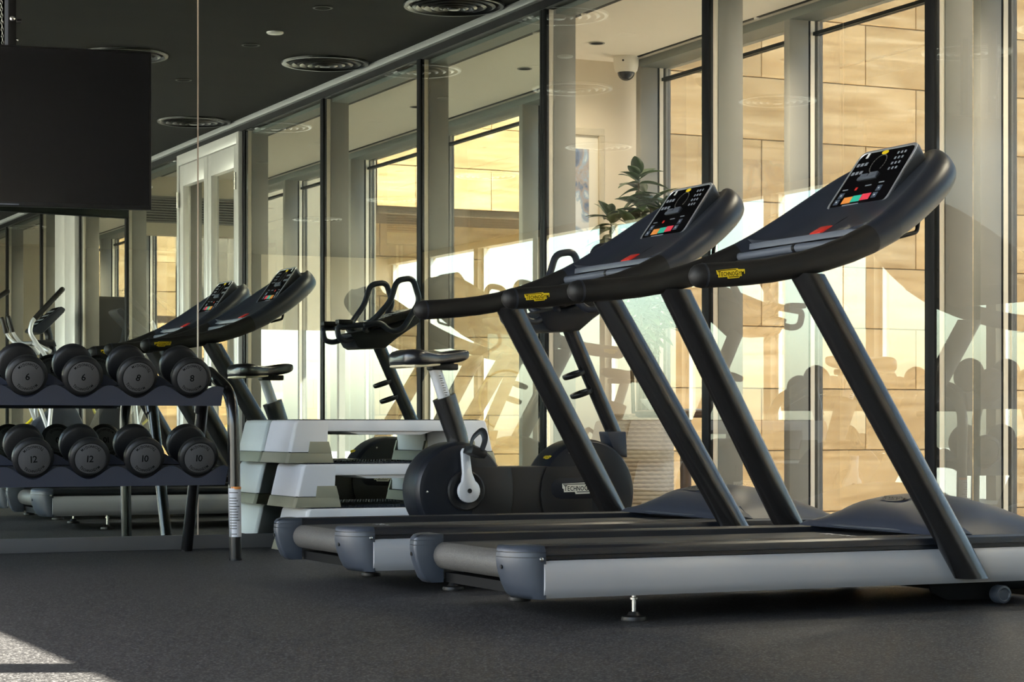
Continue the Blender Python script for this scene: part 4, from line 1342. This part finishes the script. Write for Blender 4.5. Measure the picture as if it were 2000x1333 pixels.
for i, y in enumerate((10.64, 9.0, 7.3, 5.6, 3.9, 2.2, 0.3, -1.2, -2.8, -4.4)):  # the last four fittings are added only to carry more fill light
    q = thing('corridor_downlight', 'dark downlight in the cream corridor ceiling, ' + ['nearest the end wall', 'second from the end wall', 'third from the end wall', 'fourth from the end wall', 'fifth from the end wall', 'sixth from the end wall', 'seventh from the end wall', 'eighth from the end wall', 'ninth from the end wall', 'tenth from the end wall'][i], 'downlight', (5.47, y, HCC), 0, 'downlights in the corridor ceiling')
    B().lathe([(0.036, 0.0), (0.046, -0.002), (0.044, -0.005), (0.036, -0.004)], n=24, ring=True).obj('trim_ring', 'fin_grey', q)
    B().lathe([(0.037, -0.003), (0.002, -0.0012)], n=24).obj('bulb_well', 'ink', q)
    ld = bpy.data.lights.new('lamp', 'SPOT')  # added fill to brighten the corridor; the fittings themselves look unlit
    ld.energy = 11 if i == 0 else (32 if i < 6 else 48)
    ld.color = (1.0, 0.86, 0.66)
    ld.spot_size = R(150)
    ld.spot_blend = 1.0
    ld.shadow_soft_size = 0.03
    lo = link('lamp', ld, q)
    lo.location = (0, 0, -0.02)
sp0 = None
for i, (x, y) in enumerate(((5.887, 8.35), (5.887, 9.62), (5.887, 6.9), (5.015, 9.9), (5.015, 8.4))):
    if sp0 is None:
        sp0 = thing('slot_spotlight', None, 'spotlight', group='tiny spotlights in the corridor ceiling slots')
        B().lathe([(0.016, 0.02), (0.016, -0.006), (0.012, -0.010), (0.001, -0.010)], n=16).obj('lens', 'lamp_white', sp0)
        q = sp0
    else:
        q = copy_tree(sp0)
    q.location = (x, y, HCC - 0.003)
    q['label'] = ['tiny white spotlight in the outer ceiling slot, middle one', 'tiny white spotlight in the outer ceiling slot, nearest the dome camera', 'tiny white spotlight in the outer ceiling slot, farthest from the end wall', 'tiny white spotlight in the inner ceiling slot, nearest the end wall', 'tiny white spotlight in the inner ceiling slot, farther from the end wall'][i]

# dome camera
q = thing('security_camera', 'white dome security camera on the corridor ceiling by the end wall', 'camera', (5.835, 10.98, HCC))
B().lathe([(0.072, 0.0), (0.074, -0.012), (0.072, -0.050), (0.066, -0.078), (0.058, -0.088), (0.050, -0.090)], n=32).obj('housing', 'camera_white', q)
B().lathe([(0.050, -0.088)] + [(0.050 * math.cos(R(a)), -0.088 - 0.050 * math.sin(R(a))) for a in range(10, 91, 10)], n=32).obj('dome', 'dome_dark', q)
B().lathe([(0.006, 0), (0.006, 0.004), (0.002, 0.005)], (-0.048, -0.055, -0.030), (-0.66, -0.75, 0), n=10).obj('screw', 'black', q)

# ------------------------------------------------------------------ corridor
pic = thing('framed_picture', 'tall framed abstract blue and white painting on the cream end wall', 'picture', (5.33, 11.16, 1.20))
fw, fh = 0.44, 1.075
B().box(-fw, fw, -0.035, -0.0, -0.02, 0.02).box(-fw, fw, -0.035, 0, fh - 0.02, fh + 0.02).box(-fw, -fw + 0.035, -0.035, 0, 0.02, fh - 0.02).box(fw - 0.035, fw, -0.035, 0, 0.02, fh - 0.02).obj('frame', 'frame_cream', pic, bevel=0.003)
B().box(-fw + 0.02, fw - 0.02, -0.018, -0.004, 0, fh).obj('mount', 'mount_board', pic)
B().box(-fw + 0.095, fw - 0.095, -0.020, -0.012, 0.12, fh - 0.10).obj('painting', 'art', pic)

# ficus in a woven planter
pt = thing('ficus_plant', 'tall broad-leaved rubber plant in a woven planter, corridor end', 'plant', (5.56, 10.30, 0))
prof = [(0.02, 0.0), (0.175, 0.0), (0.180, 0.01)]
po = B().lathe(prof + [(0.185, 0.62), (0.17, 0.62), (0.165, 0.56), (0.02, 0.56)], n=40).obj('planter', 'wicker', pt)
bb = B()
for i in range(28):
    z = 0.015 + i * 0.0222
    r0 = 0.181
    pts = []
    for k in range(97):
        a = 2 * PI * k / 96
        rr_ = r0 + 0.0012 * math.cos(24 * a + PI * (i % 2))
        pts.append((rr_ * math.cos(a), rr_ * math.sin(a), z))
    bb.tube(pts, (0.0105, 0.0045), n=6, up=(0, 0, 1))
tag(bb.obj('woven_band', 'wicker', po), kind='stuff')
B().lathe([(0.166, 0.57), (0.10, 0.585), (0.01, 0.58)], n=24).obj('soil', 'soil', po)
rnd = random.Random(5)
stems = []
for i, (dx, dy, h) in enumerate(((0.0, 0.0, 1.90), (0.10, -0.05, 1.72), (-0.10, 0.04, 1.70), (0.06, 0.08, 1.55), (0.03, -0.05, 1.80), (-0.05, -0.07, 1.62))):
    path = catmull([(dx * 0.3, dy * 0.3, 0.55), (dx * 0.7 + 0.02, dy * 0.7, 0.55 + (h - 0.55) * 0.45), (dx * 1.2, dy, 0.55 + (h - 0.55) * 0.8), (dx * 1.5 - 0.01, dy * 1.2, h)], 6)
    B().tube(path, [0.012 - 0.008 * k / (len(path) - 1) for k in range(len(path))], n=8).obj('stem', 'stem', pt)
    stems.append(path)


def leaf_mesh(L_, W_):
    rings_v, fs = [], []
    n_ = 8
    for i in range(n_ + 1):
        t = i / n_
        w = W_ * (math.sin(PI * t ** 0.8)) ** 0.75 if 0 < t < 1 else 0.002
        droop = -0.35 * L_ * t * t
        x = L_ * t
        rings_v += [(x, -w, droop + 0.25 * w), (x, 0, droop), (x, w, droop + 0.25 * w)]
    for i in range(n_):
        a = i * 3
        for j in (0, 1):
            fs.append((a + j, a + j + 1, a + j + 4, a + j + 3))
    me = bpy.data.meshes.new('leaf')
    me.from_pydata(rings_v, [], fs)
    me.polygons.foreach_set('use_smooth', [True] * len(me.polygons))
    me.materials.append(M['leaf'])
    return me


leaves = [leaf_mesh(0.165, 0.035), leaf_mesh(0.14, 0.033), leaf_mesh(0.12, 0.029)]
cnt = 0
for si, path in enumerate(stems):
    m_ = len(path)
    for k in range(6, m_):
        for rep in range(5 if k > 10 else 4):
            p = path[k] + Vector((0, 0, rnd.uniform(-0.03, 0.03)))
            a = rnd.uniform(0, 2 * PI)
            el = rnd.uniform(-0.45, 0.5) + (0.55 if k >= m_ - 2 else 0)
            o = link('leaf', leaves[rnd.randrange(3)], pt)
            o.location = p
            o.rotation_euler = (rnd.uniform(-0.3, 0.3), -el, a)
            sc_ = rnd.uniform(0.85, 1.2)
            o.scale = (sc_, sc_, sc_)
            so = o.modifiers.new('thick', 'SOLIDIFY')
            so.thickness = 0.0012
            cnt += 1

# side table with magazines and a bowl of fruit in the corridor
tb = thing('side_table', 'low round brown wood side table behind the glass wall', 'table', (5.25, 9.25, 0))
B().lathe([(0.02, 0.60), (0.235, 0.60), (0.25, 0.61), (0.25, 0.63), (0.24, 0.637), (0.01, 0.637)], n=44).obj('tabletop', 'brown_wood', tb)
B().lathe([(0.20, 0.0), (0.20, 0.012), (0.05, 0.03), (0.028, 0.06), (0.028, 0.60)], n=32).obj('pedestal', 'brown_wood', tb)
for i, (dx, dy, rz) in enumerate(((0.02, -0.09, 0.3), (0.09, 0.05, -0.5))):
    q = thing('magazine', ['white magazine lying at the front of the round side table', 'white magazine lying askew behind the other one on the round side table'][i], 'magazine', (5.25 + dx, 9.25 + dy, 0.637), rz, 'magazines on the corridor side table')
    B().box(-0.10, 0.10, -0.075, 0.075, 0, 0.006).obj('cover', 'white_print', q)
    B().box(-0.098, 0.1005, -0.0735, 0.0735, 0.001, 0.005).obj('pages', 'mount_board', q)
q = thing('fruit_bowl', 'small pale bowl on the round side table', 'bowl', (5.13, 9.34, 0.637))
B().lathe([(0.03, 0.0), (0.035, 0.004), (0.07, 0.04), (0.078, 0.055), (0.074, 0.056), (0.062, 0.035), (0.03, 0.012), (0.001, 0.01)], n=30).obj('bowl_body', 'mount_board', q)
lm = None
for i, (dx, dy) in enumerate(((0.024, 0.020), (-0.028, 0.008), (0.010, -0.030))):
    o = B().lathe([(0.0005, -0.028), (0.014, -0.024), (0.024, -0.010), (0.025, 0.006), (0.016, 0.022), (0.005, 0.029), (0.001, 0.032)], n=18).obj('lemon', 'yellow_hoop')
    o.location = (5.13 + dx, 9.34 + dy, 0.637 + 0.052)
    o.rotation_euler = (0.2, 0.3, i * 2.0)
    o.scale = (0.66, 0.66, 0.66)
    tag(o, ['yellow lemon at the wall side of the pale fruit bowl', 'yellow lemon at the left of the pale fruit bowl', 'yellow lemon at the front of the pale fruit bowl'][i], 'lemon', 'lemons in the fruit bowl')

# tall dark locker in the corridor
lk = thing('locker', 'tall black locker cabinet standing in the corridor, seen in the mirror', 'locker', (5.20, -1.6, 0))
B().box(-0.17, 0.17, -0.2, 0.2, 0.0, 1.80).obj('carcass', 'black', lk, bevel=0.004)
dd = B().box(-0.155, 0.155, 0.2, 0.216, 0.06, 1.78).obj('door', 'black', lk, bevel=0.003)
B().tube([(0.11, 0.235, 0.85), (0.11, 0.235, 1.05)], 0.006, n=8).obj('pull', 'steel', dd)
B().box(0.17, 0.19, -0.2, 0.2, 0, 1.80).obj('side_panel', 'brown_wood', lk)

# ------------------------------------------------------------------ elliptical trainers (behind the camera, seen in the mirror)
def make_elliptical():
    t = thing('elliptical_trainer', None, 'elliptical', group='elliptical trainers by the glass wall')
    # local x as world x - 3.4
    B().box(-0.55, 0.95, -0.06, 0.06, 0.03, 0.11).obj('base_frame', 'charcoal', t, bevel=0.01)
    for x in (-0.52, 0.90):
        B().tube([(x, -0.28, 0.035), (x, 0.28, 0.035)], 0.03, n=14, round_ends=(True, True)).obj('floor_bar', 'charcoal', t)
    B().prism([(0.62, 0.11), (0.60, 0.42), (0.70, 0.60), (0.86, 0.72), (1.04, 0.72), (1.12, 0.55), (1.12, 0.11)], -0.11, 0.11, 'y').obj('drive_cover', 'navy', t, bevel=0.03)
    B().tube([(0.98, 0, 0.66), (0.88, 0, 1.10), (0.80, 0, 1.43)], (0.035, 0.028), n=16).obj('mast', 'navy_dark', t)
    ds = B().prism([(0.64, 1.375), (0.655, 1.405), (0.895, 1.60), (0.935, 1.575), (0.92, 1.545), (0.73, 1.352)], -0.16, 0.16, 'y').obj('console', 'navy', t, bevel=0.012)
    ff = lambda y, q, l: Vector((0.655 + 0.24 * q, y, 1.405 + 0.195 * q)) + Vector((-0.63, 0, 0.776)) * l
    B().loft([[ff(y, q, -0.001) for y, q in ((-0.135, 0.06), (0.135, 0.06), (0.135, 0.95), (-0.135, 0.95))], [ff(y, q, 0.003) for y, q in ((-0.135, 0.06), (0.135, 0.06), (0.135, 0.95), (-0.135, 0.95))]]).obj('glass_front', 'screen', ds)
    bb = B()
    for ro in range(4):
        for co in range(6):
            y = -0.10 + co * 0.04
            bb.loft([[ff(y + a * 0.011, 0.2 + ro * 0.19 + c * 0.04, h) for a, c in ((-1, -1), (1, -1), (1, 1), (-1, 1))] for h in (0.002, 0.004)])
    tag(bb.obj('keypad', 'pale_key', ds), kind='stuff')
    B().prism([(0.66, 1.255), (0.68, 1.305), (0.86, 1.31), (0.88, 1.25)], -0.06, 0.06, 'y').obj('cross_arm', 'navy_dark', t, bevel=0.01)
    for s, dx in ((1, 0.0), (-1, -0.50)):
        y = s * 0.235
        ar = B().tube(fillet([(0.770, y, 0.51), (0.80 + dx * 0.1, y, 0.86), (0.84 + dx * 0.4, y, 1.00), (0.74 + dx * 0.7, y, 1.16), (0.60 + dx, y, 1.36), (0.625 + dx, y, 1.46), (0.665 + dx, y, 1.50)], 0.07, 6), 0.019, n=14).obj('moving_arm', 'silver_paint', t)
        B().tube([(0.655 + dx, y, 1.49), (0.885 + dx * (1.0 if s > 0 else 0.75), y, 1.74)], 0.0235, n=14, round_ends=(True, True)).obj('grip', 'charcoal', ar)
        B().tube([(0.67, s * 0.06, 1.28), (0.78, s * 0.235, 1.20)], 0.02, n=12).obj('pivot_shaft', 'silver_paint', t)
        B().lathe([(0.035, -0.035), (0.038, 0.0), (0.035, 0.035)], (0.775, y, 0.515), (0, 1, 0), n=20).obj('joint', 'tray_grey', t)
        B().tube([(0.775, s * 0.19, 0.515), (0.70, s * 0.19, 0.72), (0.70, s * 0.12, 0.80)], 0.017, n=12).obj('link_arm', 'silver_paint', t)
        pa = B().tube([(0.775, y * 0.95, 0.49), (0.30 + dx, y * 0.85, 0.32), (-0.35 + dx * 0.3, y * 0.75, 0.25)], 0.022, n=12).obj('pedal_arm', 'silver_paint', t)
        B().box(-0.12 + dx, 0.26 + dx, y * 0.85 - 0.075, y * 0.85 + 0.075, 0.335, 0.37).obj('pedal', 'black', pa, bevel=0.01)
        B().tube(fillet([(0.66, s * 0.05, 1.28), (0.56, s * 0.10, 1.27), (0.50, s * 0.13, 1.33), (0.47, s * 0.13, 1.39)], 0.05, 6), 0.015, n=12).obj('fixed_bar', 'silver_paint', t)
        B().tube([(0.478, s * 0.13, 1.365), (0.445, s * 0.13, 1.49)], 0.021, n=12, round_ends=(False, True)).obj('fixed_grip', 'charcoal', t)
    return t


el = make_elliptical()
el.location = (3.40, 0.185, 0)
el['label'] = 'elliptical trainer with silver arms, seen in the mirror behind the dumbbells'
del el['group']

bn = thing('storage_bench', 'long low black storage bench behind the elliptical trainer', 'bench', (3.55, -0.62, 0))
B().box(-0.75, 0.85, -0.16, 0.16, 0.0, 0.45).obj('box', 'black', bn, bevel=0.008)
B().box(-0.77, 0.87, -0.18, 0.18, 0.45, 0.50).obj('lid', 'brown_wood', bn, bevel=0.006)
for i, (x, y, r_, lab) in enumerate(((4.02, -0.62, 0.30, 'yellow exercise hoop standing on the bench behind the elliptical console'), (3.18, -0.62, 0.30, 'yellow exercise hoop standing on the bench, left end'))):
    pts = [(r_ * math.cos(q), 0, r_ * math.sin(q) + r_ + 0.012) for q in [2 * PI * k / 48 for k in range(49)]]
    o = B().tube(pts, 0.012, n=10, up=(0, 1, 0)).obj('exercise_hoop', 'yellow_hoop')
    o.location = (x, y, 0.50)
    tag(o, lab, 'hoop', 'yellow exercise hoops on the bench')
